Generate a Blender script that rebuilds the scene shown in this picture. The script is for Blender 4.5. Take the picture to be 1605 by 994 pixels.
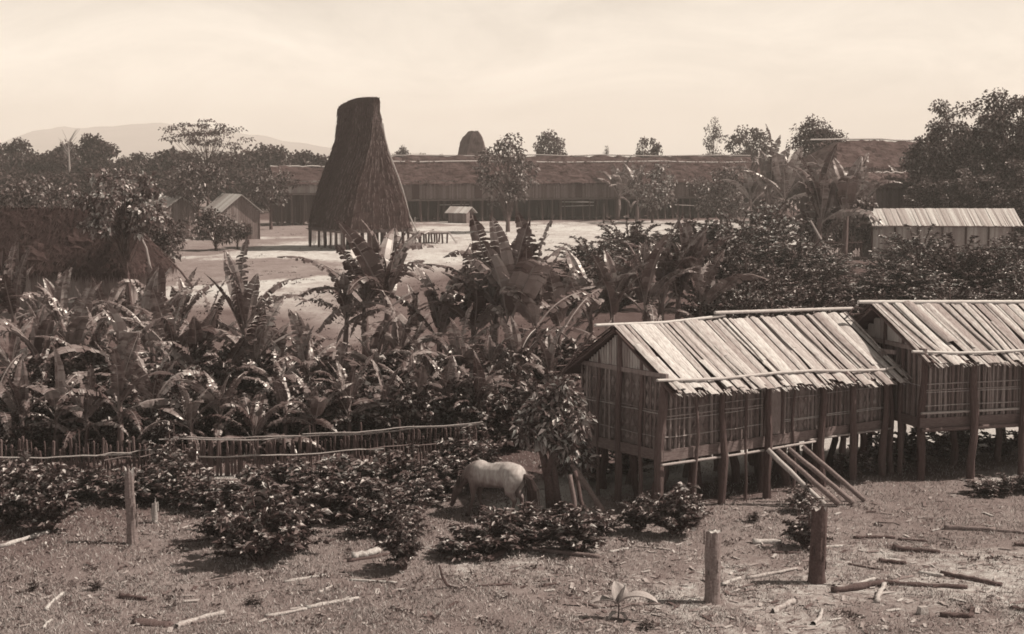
import bpy, bmesh, math, random
import numpy as np
from mathutils import Vector, Matrix, noise as mnoise

for o in list(bpy.data.objects): bpy.data.objects.remove(o, do_unlink=True)
S = bpy.context.scene
COL = S.collection
R = math.radians
F = 2500.0; TH = math.atan(252/2500.0); CT, ST = math.cos(TH), math.sin(TH); HC = 7.7

# ------------------------------------------------------------------ camera, sky, sun, exposure
cam_d = bpy.data.cameras.new('camera'); cam = bpy.data.objects.new('camera', cam_d); COL.objects.link(cam)
cam.location = (0, 0, HC); cam.rotation_euler = (R(90) - TH, 0, 0)
cam_d.sensor_fit = 'HORIZONTAL'; cam_d.sensor_width = 36; cam_d.lens = 36*F/1605; cam_d.clip_start = .5; cam_d.clip_end = 15000
S.camera = cam
SUN_EL, SUN_AZ = R(50), R(84)          # azimuth measured clockwise from +Y
sdir = Vector((math.sin(SUN_AZ)*math.cos(SUN_EL), math.cos(SUN_AZ)*math.cos(SUN_EL), math.sin(SUN_EL)))
W = bpy.data.worlds.new('World'); S.world = W; W.use_nodes = True
nt = W.node_tree; nt.nodes.clear()
def N(nt, t, **k):
    n = nt.nodes.new(t)
    for a, b in k.items(): setattr(n, a, b)
    return n
sky = N(nt, 'ShaderNodeTexSky', sky_type='NISHITA', sun_disc=False, sun_elevation=SUN_EL, sun_rotation=SUN_AZ, dust_density=3.0, altitude=500)
bw = N(nt, 'ShaderNodeRGBToBW'); nt.links.new(sky.outputs[0], bw.inputs[0])
tc = N(nt, 'ShaderNodeTexCoord'); mp = N(nt, 'ShaderNodeMapping'); mp.inputs['Scale'].default_value = (1, 1, 2.6)
nt.links.new(tc.outputs['Generated'], mp.inputs[0])
cn = N(nt, 'ShaderNodeTexNoise'); cn.inputs['Scale'].default_value = 6.5; cn.inputs['Detail'].default_value = 9; cn.inputs['Roughness'].default_value = .62
cn.inputs['Distortion'].default_value = .8
nt.links.new(mp.outputs[0], cn.inputs[0])
mr = N(nt, 'ShaderNodeMapRange'); mr.inputs['From Min'].default_value = .35; mr.inputs['From Max'].default_value = .68
mr.inputs['To Min'].default_value = 6.5; mr.inputs['To Max'].default_value = 8.9; nt.links.new(cn.outputs[0], mr.inputs[0])
sx = N(nt, 'ShaderNodeSeparateXYZ'); nt.links.new(tc.outputs['Generated'], sx.inputs[0])
ve = N(nt, 'ShaderNodeMapRange', interpolation_type='SMOOTHSTEP'); ve.inputs['From Min'].default_value = .15; ve.inputs['From Max'].default_value = .5
ve.inputs['To Min'].default_value = 1; ve.inputs['To Max'].default_value = .12; nt.links.new(sx.outputs['Z'], ve.inputs[0])
mx = N(nt, 'ShaderNodeMix', data_type='FLOAT')      # thin bright veil of haze and cloud, thickest low down
nt.links.new(ve.outputs[0], mx.inputs[0])
zen = N(nt, 'ShaderNodeMath', operation='MULTIPLY'); zen.inputs[1].default_value = .22; nt.links.new(bw.outputs[0], zen.inputs[0])
nt.links.new(zen.outputs[0], mx.inputs[2]); nt.links.new(mr.outputs[0], mx.inputs[3])
tint = N(nt, 'ShaderNodeVectorMath', operation='SCALE'); tint.inputs[0].default_value = (1.12, 1.0, .862)
nt.links.new(mx.outputs[0], tint.inputs['Scale'])
hz = N(nt, 'ShaderNodeMapRange', interpolation_type='SMOOTHSTEP'); hz.inputs['From Min'].default_value = -.02; hz.inputs['From Max'].default_value = .19
hz.inputs['To Min'].default_value = 1.9; hz.inputs['To Max'].default_value = 1.06; nt.links.new(sx.outputs['Z'], hz.inputs[0])
hm = N(nt, 'ShaderNodeMath', operation='MULTIPLY'); nt.links.new(mx.outputs[0], hm.inputs[0]); nt.links.new(hz.outputs[0], hm.inputs[1]); nt.links.new(hm.outputs[0], tint.inputs['Scale'])
bg = N(nt, 'ShaderNodeBackground'); bg.inputs[1].default_value = .063; nt.links.new(tint.outputs[0], bg.inputs[0])
wo = N(nt, 'ShaderNodeOutputWorld'); nt.links.new(bg.outputs[0], wo.inputs[0])
sl = bpy.data.lights.new('sun', 'SUN'); sl.energy = 5.0; sl.angle = R(.5); sl.color = (1.0, .87, .73)
so = bpy.data.objects.new('sun', sl); COL.objects.link(so); so.rotation_euler = (-sdir).to_track_quat('-Z', 'Y').to_euler()
S.view_settings.view_transform = 'Standard'; S.view_settings.look = 'None'; S.view_settings.exposure = .26; S.view_settings.gamma = 1
S.render.engine = 'CYCLES'
try:
    S.cycles.volume_bounces = 1; S.cycles.max_bounces = 5; S.cycles.diffuse_bounces = 2; S.cycles.glossy_bounces = 1; S.cycles.transparent_max_bounces = 4
    S.cycles.pixel_filter_type = 'BLACKMAN_HARRIS'; S.cycles.filter_width = 1.7
except Exception: pass

# ------------------------------------------------------------------ helpers
def G(px, py, z=0.0):
    u = (px-802.5)/F; v = (py-497)/F; k = (HC-z)/(ST+v*CT)
    return Vector((k*u, k*(CT-v*ST), z))
def gz(x, y):
    return .03*math.sin(x*.9+.7)*math.sin(y*.55) + .018*math.sin(x*2.3+y*1.7) + (.05*math.sin(x*.21+1)*math.sin(y*.13) if y > 15 else 0)
def XD(px, d):  return (px-802.5)*d/F
def ZD(py, d):  return HC - d*math.tan(math.atan((py-497)/F)+TH)
def tag(o, label=None, cat=None, group=None, kind=None):
    if label: o['label'] = label
    if cat: o['category'] = cat
    if group: o['group'] = group
    if kind: o['kind'] = kind
    return o
def empty(name, loc=(0, 0, 0), rz=0, s=1):
    o = bpy.data.objects.new(name, None); COL.objects.link(o); o.empty_display_size = .2
    o.location = loc; o.rotation_euler = (0, 0, rz); o.scale = (s, s, s); return o
def link(name, me, parent=None, loc=None):
    o = bpy.data.objects.new(name, me); COL.objects.link(o)
    if parent is not None: o.parent = parent
    if loc is not None: o.location = loc
    return o
def sep(v): return (.92*v**.84, v, v, 1)
def sepia(t, sock):
    """brown-print base colour from a grey value socket"""
    mxx = N(t, 'ShaderNodeMath', operation='MINIMUM'); mxx.inputs[1].default_value = .8; t.links.new(sock, mxx.inputs[0])
    p = N(t, 'ShaderNodeMath', operation='POWER'); p.inputs[1].default_value = .84; t.links.new(mxx.outputs[0], p.inputs[0])
    q = N(t, 'ShaderNodeMath', operation='MULTIPLY'); q.inputs[1].default_value = .92; t.links.new(p.outputs[0], q.inputs[0])
    c = N(t, 'ShaderNodeCombineXYZ'); t.links.new(q.outputs[0], c.inputs[0]); t.links.new(mxx.outputs[0], c.inputs[1]); t.links.new(mxx.outputs[0], c.inputs[2]); return c
MATS = {}
def mat(name, v, isl=.35, rough=.8, nscale=6, namp=.35, stretch=(1, 1, 1), bump=.15, spec=.3, objr=.15, pale=0, transl=0):
    """procedural material: base value, per piece variation, noise stains, fibre streaks"""
    m = bpy.data.materials.new(name); m.use_nodes = True; t = m.node_tree; L = t.links
    b = t.nodes['Principled BSDF']; b.inputs['Roughness'].default_value = rough; b.inputs['Specular IOR Level'].default_value = spec
    tc = N(t, 'ShaderNodeTexCoord'); mp = N(t, 'ShaderNodeMapping'); mp.inputs['Scale'].default_value = stretch; L.new(tc.outputs['Object'], mp.inputs[0])
    n = N(t, 'ShaderNodeTexNoise'); n.inputs['Scale'].default_value = nscale; n.inputs['Detail'].default_value = 6; n.inputs['Roughness'].default_value = .65
    L.new(mp.outputs[0], n.inputs[0])
    a = N(t, 'ShaderNodeMapRange'); a.inputs['From Min'].default_value = .3; a.inputs['From Max'].default_value = .7
    a.inputs['To Min'].default_value = 1-namp; a.inputs['To Max'].default_value = 1+namp; L.new(n.outputs[0], a.inputs[0])
    g = N(t, 'ShaderNodeNewGeometry'); c = N(t, 'ShaderNodeMapRange'); c.inputs['To Min'].default_value = 1-isl; c.inputs['To Max'].default_value = 1+isl
    if pale:  # a few leaves much lighter: young growth and sun glints put into colour
        pw = N(t, 'ShaderNodeMath', operation='POWER'); pw.inputs[1].default_value = 4; L.new(g.outputs['Random Per Island'], pw.inputs[0]); L.new(pw.outputs[0], c.inputs[0])
        c.inputs['To Max'].default_value = pale
    else: L.new(g.outputs['Random Per Island'], c.inputs[0])
    oi = N(t, 'ShaderNodeObjectInfo'); e = N(t, 'ShaderNodeMapRange'); e.inputs['To Min'].default_value = 1-objr; e.inputs['To Max'].default_value = 1+objr
    L.new(oi.outputs['Random'], e.inputs[0])
    p1 = N(t, 'ShaderNodeMath', operation='MULTIPLY'); L.new(a.outputs[0], p1.inputs[0]); L.new(c.outputs[0], p1.inputs[1])
    p2 = N(t, 'ShaderNodeMath', operation='MULTIPLY'); L.new(p1.outputs[0], p2.inputs[0]); L.new(e.outputs[0], p2.inputs[1])
    p3 = N(t, 'ShaderNodeMath', operation='MULTIPLY'); p3.inputs[1].default_value = v; L.new(p2.outputs[0], p3.inputs[0]); sc = sepia(t, p3.outputs[0])
    L.new(sc.outputs[0], b.inputs['Base Color'])
    if bump:
        bp = N(t, 'ShaderNodeBump'); bp.inputs['Strength'].default_value = bump; bp.inputs['Distance'].default_value = .03
        L.new(n.outputs[0], bp.inputs['Height']); L.new(bp.outputs[0], b.inputs['Normal'])
    if transl:
        tr = N(t, 'ShaderNodeBsdfTranslucent'); L.new(sc.outputs[0], tr.inputs[0]); ms = N(t, 'ShaderNodeMixShader'); ms.inputs[0].default_value = transl
        L.new(b.outputs[0], ms.inputs[1]); L.new(tr.outputs[0], ms.inputs[2]); L.new(ms.outputs[0], t.nodes['Material Output'].inputs[0])
    MATS[name] = m; return m
mat('hill', .24, .1, 1, .01, .3, (1, 1, 1), 0, 0)  # lightened: part of the distance haze is put into the hill colour
mat('thatch', .08, .75, .95, 5, .6, (3, 3, .5), .5, .1)
mat('thatch_pale', .13, .3, .95, 3, .3, (3, 3, .5), .3, .1)
mat('thatch_far', .045, .5, .95, 1.3, .75, (.6, 1, 2), .3, .1)
mat('thatch_dark', .045, .4, .95, 7, .5, (3, 3, .6), .5, .1)
mat('roof_bamboo', .37, .36, .6, 4, .5, (9, 1.5, 1.5), .25, .3)
mat('roof_pale', .38, .3, .7, 4, .25, (6, 1, 1), .2, .2)
mat('pole_pale', .42, .1, .5, 9, .2, (1, 1, 1), .1, .35)
mat('post_dark', .06, .25, .9, 12, .4, (4, 4, .6), .4, .15)
mat('post_mid', .085, .3, .85, 12, .35, (4, 4, .6), .3, .2)
mat('wall_woven', .17, .3, .8, 14, .3, (3, 3, .7), .3, .2)
mat('wall_slat', .17, .4, .75, 10, .3, (4, 4, .6), .2, .25)
mat('wall_pale', .34, .3, .8, 8, .25, (4, 4, .6), .2, .2)
mat('wall_far', .17, .3, .85, 6, .35, (4, 4, .6), .2, .2)
mat('sill', .12, .25, .8, 8, .35, (1, 1, 4), .3, .25)
mat('leaf_coffee', .09, .4, .42, 6, .25, (1, 1, 1), 0, .6, .15, pale=6, transl=.1)
mat('leaf_thicket', .085, .4, .42, 6, .25, (1, 1, 1), 0, .6, .5, pale=7, transl=.1)
mat('leaf_tree', .055, .4, .42, 3, .25, (1, 1, 1), 0, .55, .15, pale=6.5, transl=.1)
mat('leaf_bright', .13, .4, .42, 6, .25, (1, 1, 1), 0, .6, .15, pale=5, transl=.15)
mat('leaf_far', .05, .4, .6, 1.2, .3, (1, 1, 1), 0, .3, .15, transl=.1)
mat('leaf_banana', .14, .5, .36, 4, .2, (1, 1, 1), .1, .6, .65, transl=.12)
mat('banana_rib', .24, .1, .4, 4, .2, (1, 1, 1), .05, .5)
mat('banana_dry', .19, .4, .8, 6, .35, (1, 1, 1), .1, .2)
mat('banana_stem', .10, .2, .6, 6, .45, (4, 4, .5), .3, .3)
mat('bark', .075, .1, .9, 10, .4, (3, 3, .7), .6, .15)
mat('bark_pale', .28, .1, .8, 10, .3, (3, 3, .7), .4, .2)
mat('paling', .085, .45, .9, 10, .4, (4, 4, .7), .3, .15)
mat('log_pale', .40, .25, .7, 22, .4, (1, 1, 1), .7, .3)
mat('log_dark', .07, .3, .9, 24, .45, (1, 1, 1), .6, .15)
mat('log_mid', .15, .3, .85, 24, .4, (1, 1, 1), .5, .2)
mat('grass', .30, .6, .7, 3, .35, (1, 1, 1), 0, .2, 0)
mat('litter', .22, .85, .85, 3, .3, (1, 1, 1), 0, .15, 0)
mat('hair', .035, .2, .6, 20, .3, (1, 1, 1), .2, .3)
mat('stone', .34, .3, .9, 12, .3, (1, 1, 1), .4, .2)
M = MATS

class MB:
    def __init__(s): s.v = []; s.f = []
    def add(s, vs, fs):
        k = len(s.v); s.v += [tuple(p) for p in vs]; s.f += [tuple(i+k for i in f) for f in fs]
    def box(s, c, d, rot=None, taper=1.0):
        hx, hy, hz = d[0]/2, d[1]/2, d[2]/2; vs = []
        for z, t in ((-hz, 1), (hz, taper)):
            for x, y in ((-hx, -hy), (hx, -hy), (hx, hy), (-hx, hy)): vs.append(Vector((x*t, y*t, z)))
        if rot is not None: vs = [rot @ p for p in vs]
        vs = [p+Vector(c) for p in vs]
        s.add(vs, [(3, 2, 1, 0), (4, 5, 6, 7), (0, 1, 5, 4), (1, 2, 6, 5), (2, 3, 7, 6), (3, 0, 4, 7)])
    def tube(s, pts, rad, n=6, cap=True, jit=0):
        pts = [Vector(p) for p in pts]; k = len(pts)
        if not hasattr(rad, '__len__'): rad = [rad]*k
        vs = []; up = None
        for i, p in enumerate(pts):
            t = (pts[min(i+1, k-1)]-pts[max(i-1, 0)]).normalized()
            if up is None: up = Vector((0, 0, 1)) if abs(t.z) < .9 else Vector((1, 0, 0))
            a = t.cross(up).normalized(); b = t.cross(a).normalized(); up = -b if False else up
            for j in range(n):
                q = 2*math.pi*j/n; r = rad[i]*(1+random.uniform(-jit, jit))
                vs.append(p+a*(r*math.cos(q))+b*(r*math.sin(q)))
        fs = [(i*n+j, i*n+(j+1) % n, (i+1)*n+(j+1) % n, (i+1)*n+j) for i in range(k-1) for j in range(n)]
        if cap: fs += [tuple(range(n-1, -1, -1)), tuple((k-1)*n+j for j in range(n))]
        s.add(vs, fs)
    def mesh(s, name, m, smooth=False):
        me = bpy.data.meshes.new(name); me.from_pydata(s.v, [], s.f); me.materials.append(M[m] if isinstance(m, str) else m)
        if smooth: me.polygons.foreach_set('use_smooth', [True]*len(me.polygons))
        me.update(); return me
    def build(s, name, m, parent=None, smooth=False): return link(name, s.mesh(name, m, smooth), parent)
def np_mesh(name, v, f, m, smooth=False):
    v = np.asarray(v, dtype=np.float32); f = np.asarray(f, dtype=np.int32); k = f.shape[1]
    me = bpy.data.meshes.new(name); me.vertices.add(len(v)); me.vertices.foreach_set('co', v.ravel())
    me.loops.add(f.size); me.loops.foreach_set('vertex_index', f.ravel())
    me.polygons.add(len(f)); me.polygons.foreach_set('loop_start', np.arange(0, f.size, k, dtype=np.int32))
    try: me.polygons.foreach_set('loop_total', np.full(len(f), k, dtype=np.int32))
    except Exception: pass
    me.materials.append(M[m]); me.update(calc_edges=True)
    if smooth: me.polygons.foreach_set('use_smooth', [True]*len(f))
    return me
def leaf_arrays(rng, pos, direc, size, aspect=.38, fold=.25, droop=.25):
    """folded lance shaped leaves at pos along direc; four verts, two faces each"""
    n = len(pos); d = direc/np.maximum(np.linalg.norm(direc, axis=1, keepdims=True), 1e-6)
    rv = rng.normal(size=(n, 3))*.55 + np.array([0, 0, 1.0]); s = np.cross(d, rv); s /= np.maximum(np.linalg.norm(s, axis=1, keepdims=True), 1e-6)
    up = np.cross(s, d); L = (size*(.45+1.1*rng.random(n)))[:, None]
    tip = pos+d*L+np.array([0, 0, -1.0])*L*droop*rng.random((n, 1))
    mid = pos+d*L*.5
    a = mid+s*L*aspect+up*L*fold*aspect*2; b = mid-s*L*aspect+up*L*fold*aspect*2
    v = np.stack([pos, a, tip, b], axis=1).reshape(-1, 3)
    i = np.arange(n)[:, None]*4
    f = np.concatenate([i+[0, 1, 2], i+[0, 2, 3]], axis=0)
    return v, f
ORD = 'first second third fourth fifth sixth seventh eighth ninth tenth eleventh twelfth thirteenth fourteenth fifteenth sixteenth seventeenth eighteenth nineteenth twentieth'.split()
def ordn(i):
    if i < 20: return ORD[i]
    tens = ['twenty', 'thirty', 'forty', 'fifty', 'sixty', 'seventy', 'eighty', 'ninety'][(i+1)//10-2]; u = (i+1) % 10
    return tens+'-'+ORD[u-1] if u else tens[:-1]+'ieth'
def ltr(i, n):
    if i == 0: return 'leftmost'
    if i == n-1: return 'rightmost'
    return ordn(i)+' from left' if i <= n/2 else ordn(n-1-i)+' from right'
def copy_tree(o, parent=None):
    c = o.copy(); COL.objects.link(c); c.parent = parent
    for ch in [q for q in o.children]: copy_tree(ch, c)
    return c

# ------------------------------------------------------------------ ground
def ell(x, y, cx, cy, rx, ry, ang=0):
    c, s = np.cos(ang), np.sin(ang); u = (x-cx)*c+(y-cy)*s; v = -(x-cx)*s+(y-cy)*c
    return np.clip(1.35-np.sqrt((u/rx)**2+(v/ry)**2), 0, .35)/.35
def seg(x, y, pts, w):
    out = np.zeros_like(x)
    for (x0, y0), (x1, y1) in zip(pts[:-1], pts[1:]):
        dx, dy = x1-x0, y1-y0; t = np.clip(((x-x0)*dx+(y-y0)*dy)/(dx*dx+dy*dy), 0, 1)
        d = np.hypot(x-x0-t*dx, y-y0-t*dy); out = np.maximum(out, np.clip(1.5-d/w, 0, 1))
    return out
def make_ground():
    nr, nc = 1000, 420
    k = np.linspace(0, 1, nr); y = -50+52*np.exp(k*math.log(4350/52)); t = np.linspace(-1, 1, nc)
    Y, T = np.meshgrid(y, t, indexing='ij'); X = T*(Y+75)*.42
    Z = np.vectorize(gz)(X, Y)
    fade = np.clip((Y-500)/500, 0, 1); Z = Z*(1-fade)
    v = np.stack([X, Y, Z], -1).reshape(-1, 3)
    i = np.arange(nr*nc).reshape(nr, nc)
    f = np.stack([i[:-1, :-1], i[:-1, 1:], i[1:, 1:], i[1:, :-1]], -1).reshape(-1, 4)
    sand = np.zeros_like(X); 
    def P(px, py): g = G(px, py); return g.x, g.y
    # village clearing: trodden pale soil
    cl = seg(X, Y, [P(1300, 352), P(1050, 358), P(820, 385), P(700, 405), P(640, 440), P(520, 470), P(330, 500)], 13)
    cl = np.maximum(cl, seg(X, Y, [P(560, 450), P(450, 500), P(480, 560), P(620, 600)], 6))
    cl = np.maximum(cl, ell(X, Y, *P(700, 400), 16, 30)); cl = np.maximum(cl, ell(X, Y, *P(900, 372), 22, 26))
    cl = np.maximum(cl, .8*seg(X, Y, [P(200, 408), P(330, 402), P(470, 395), P(640, 396)], 1.8))
    cl = np.maximum(cl, .7*seg(X, Y, [P(200, 378), P(470, 372)], 2.5))
    cl = np.maximum(cl, .75*seg(X, Y, [P(700, 350), P(1000, 349), P(1280, 342)], 5))
    # bare path behind the store huts and through the fence gap
    pa = seg(X, Y, [P(1750, 640), P(1500, 655), P(1350, 682), P(1150, 722), P(930, 760), P(850, 792)], 1.3)
    pa = np.maximum(pa, ell(X, Y, *P(1560, 665), 4, 8))
    pa = np.maximum(pa, seg(X, Y, [P(250, 752), P(400, 747), P(470, 745)], .35))
    fg = np.clip((36-Y)/4, 0, 1)*(.2+.22*np.clip((X+1)/4, 0, 1)*np.clip((33-Y)/5, 0, 1))
    fg = np.maximum(fg, .34*ell(X, Y, *P(980, 880), 4.5, 2.2))
    cl = np.maximum(cl, ell(X, Y, *P(420, 472), 8, 12)); cl = np.maximum(cl, .9*ell(X, Y, *P(520, 530), 4, 8)); cl = cl*(1-.85*ell(X, Y, *P(380, 421), 6.2, 9))
    sand = np.maximum.reduce([cl*.72, pa*1.0, fg])
    dark = np.zeros_like(X)      # leaf litter under the grove and thickets, and shade painted under the longhouse
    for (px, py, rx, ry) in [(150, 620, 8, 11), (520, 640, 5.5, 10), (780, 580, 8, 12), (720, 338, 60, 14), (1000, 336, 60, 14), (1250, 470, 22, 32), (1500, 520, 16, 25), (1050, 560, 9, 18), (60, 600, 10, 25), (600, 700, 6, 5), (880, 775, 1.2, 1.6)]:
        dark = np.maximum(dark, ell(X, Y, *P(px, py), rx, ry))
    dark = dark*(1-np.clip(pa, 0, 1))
    dark = np.maximum(dark, np.maximum(seg(X, Y, [(2.9, 35.3), (8.2, 39.2)], 1.05), seg(X, Y, [(9.6, 39.2), (16, 41.2)], 1.3)))  # shade below the two granary floors, painted dark into the ground
    me = np_mesh('ground', v, f, 'stone', True); me.materials.clear()
    a = me.attributes.new('sand', 'FLOAT', 'POINT'); a.data.foreach_set('value', sand.ravel().astype(np.float32))
    a = me.attributes.new('litter', 'FLOAT', 'POINT'); a.data.foreach_set('value', dark.ravel().astype(np.float32))  # this mask carries leaf litter and the painted under-floor shade
    m = bpy.data.materials.new('ground'); m.use_nodes = True; t = m.node_tree; L = t.links; b = t.nodes['Principled BSDF']
    b.inputs['Roughness'].default_value = .95; b.inputs['Specular IOR Level'].default_value = .1
    def noise(sc, det=6, ro=.6, st=(1, 1, 1)):
        tc = N(t, 'ShaderNodeTexCoord'); mp = N(t, 'ShaderNodeMapping'); mp.inputs['Scale'].default_value = st; L.new(tc.outputs['Object'], mp.inputs[0])
        n = N(t, 'ShaderNodeTexNoise'); n.inputs['Scale'].default_value = sc; n.inputs['Detail'].default_value = det; n.inputs['Roughness'].default_value = ro
        L.new(mp.outputs[0], n.inputs[0]); return n.outputs[0]
    def math_(op, a, b_=None, c=None, clamp=False):
        n = N(t, 'ShaderNodeMath', operation=op, use_clamp=clamp)
        for i, q in enumerate((a, b_, c)):
            if q is None: continue
            if isinstance(q, (int, float)): n.inputs[i].default_value = q
            else: L.new(q, n.inputs[i])
        return n.outputs[0]
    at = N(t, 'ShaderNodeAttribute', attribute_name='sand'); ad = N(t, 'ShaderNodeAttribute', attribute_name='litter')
    n1 = noise(.35, 8, .65, (1, .45, 1)); n2 = noise(4, 10, .75); n3 = noise(28, 6, .8); n4 = noise(.9, 7, .7, (1, .5, 1))
    n5 = noise(.11, 5, .6, (1, .3, 1))
    # patchy border between soil and turf
    brk = math_('MULTIPLY_ADD', n1, 1.6, -.8); brk2 = math_('MULTIPLY_ADD', n2, .9, -.45)
    s = math_('ADD', math_('ADD', at.outputs['Fac'], brk), brk2); 
    smr = N(t, 'ShaderNodeMapRange', interpolation_type='SMOOTHSTEP'); smr.inputs['From Min'].default_value = .3; smr.inputs['From Max'].default_value = .72; L.new(s, smr.inputs[0])
    va = N(t, 'ShaderNodeMix', data_type='FLOAT'); L.new(smr.outputs[0], va.inputs[0]); va.inputs[2].default_value = .19; va.inputs[3].default_value = .47
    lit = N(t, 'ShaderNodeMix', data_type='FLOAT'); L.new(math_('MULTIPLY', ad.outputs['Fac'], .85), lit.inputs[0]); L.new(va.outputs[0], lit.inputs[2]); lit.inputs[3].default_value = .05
    k = math_('MULTIPLY', math_('MULTIPLY_ADD', n3, 1.0, .5), math_('MULTIPLY_ADD', n2, 1.2, .4))
    k = math_('MULTIPLY', k, math_('MULTIPLY_ADD', n4, 1.1, .45)); k = math_('MULTIPLY', k, math_('MULTIPLY_ADD', n5, .9, .6))
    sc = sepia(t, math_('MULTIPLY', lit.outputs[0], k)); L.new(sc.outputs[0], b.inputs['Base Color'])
    bp = N(t, 'ShaderNodeBump'); bp.inputs['Strength'].default_value = .7; bp.inputs['Distance'].default_value = .09
    L.new(math_('ADD', n2, math_('MULTIPLY', n3, .5)), bp.inputs['Height']); L.new(bp.outputs[0], b.inputs['Normal'])
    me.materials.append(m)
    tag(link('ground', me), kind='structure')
make_ground()

# distant hills
def make_hills():
    mb = MB(); rng = random.Random(4)
    prof = [(-120, 238), (20, 225), (60, 205), (100, 198), (140, 202), (190, 196), (260, 193), (330, 200), (400, 212), (470, 224), (560, 236), (700, 243), (900, 246), (1200, 246), (1800, 246)]
    d0 = 3900; rows = []
    xs = np.linspace(-120, 1750, 150); hs = np.interp(xs, [p[0] for p in prof], [p[1] for p in prof])
    for j, (dd, k) in enumerate([(-500, 0), (-380, .35), (-200, .75), (0, 1), (120, .85), (300, 0)]):
        for i, x in enumerate(xs):
            h = max(0, ZD(hs[i], d0)) + 6*mnoise.noise(Vector((x*.03, j*.7, 0)))
            mb.v.append((XD(x, d0)*(1+dd/d0*.2), d0+dd+6*mnoise.noise(Vector((x*.02, j, 3))), max(0, h*k)))
    n = len(xs)
    mb.f = [(j*n+i, j*n+i+1, (j+1)*n+i+1, (j+1)*n+i) for j in range(5) for i in range(n-1)]
    o = mb.build('hills', 'hill', smooth=True); tag(o, kind='structure')
make_hills()

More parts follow.
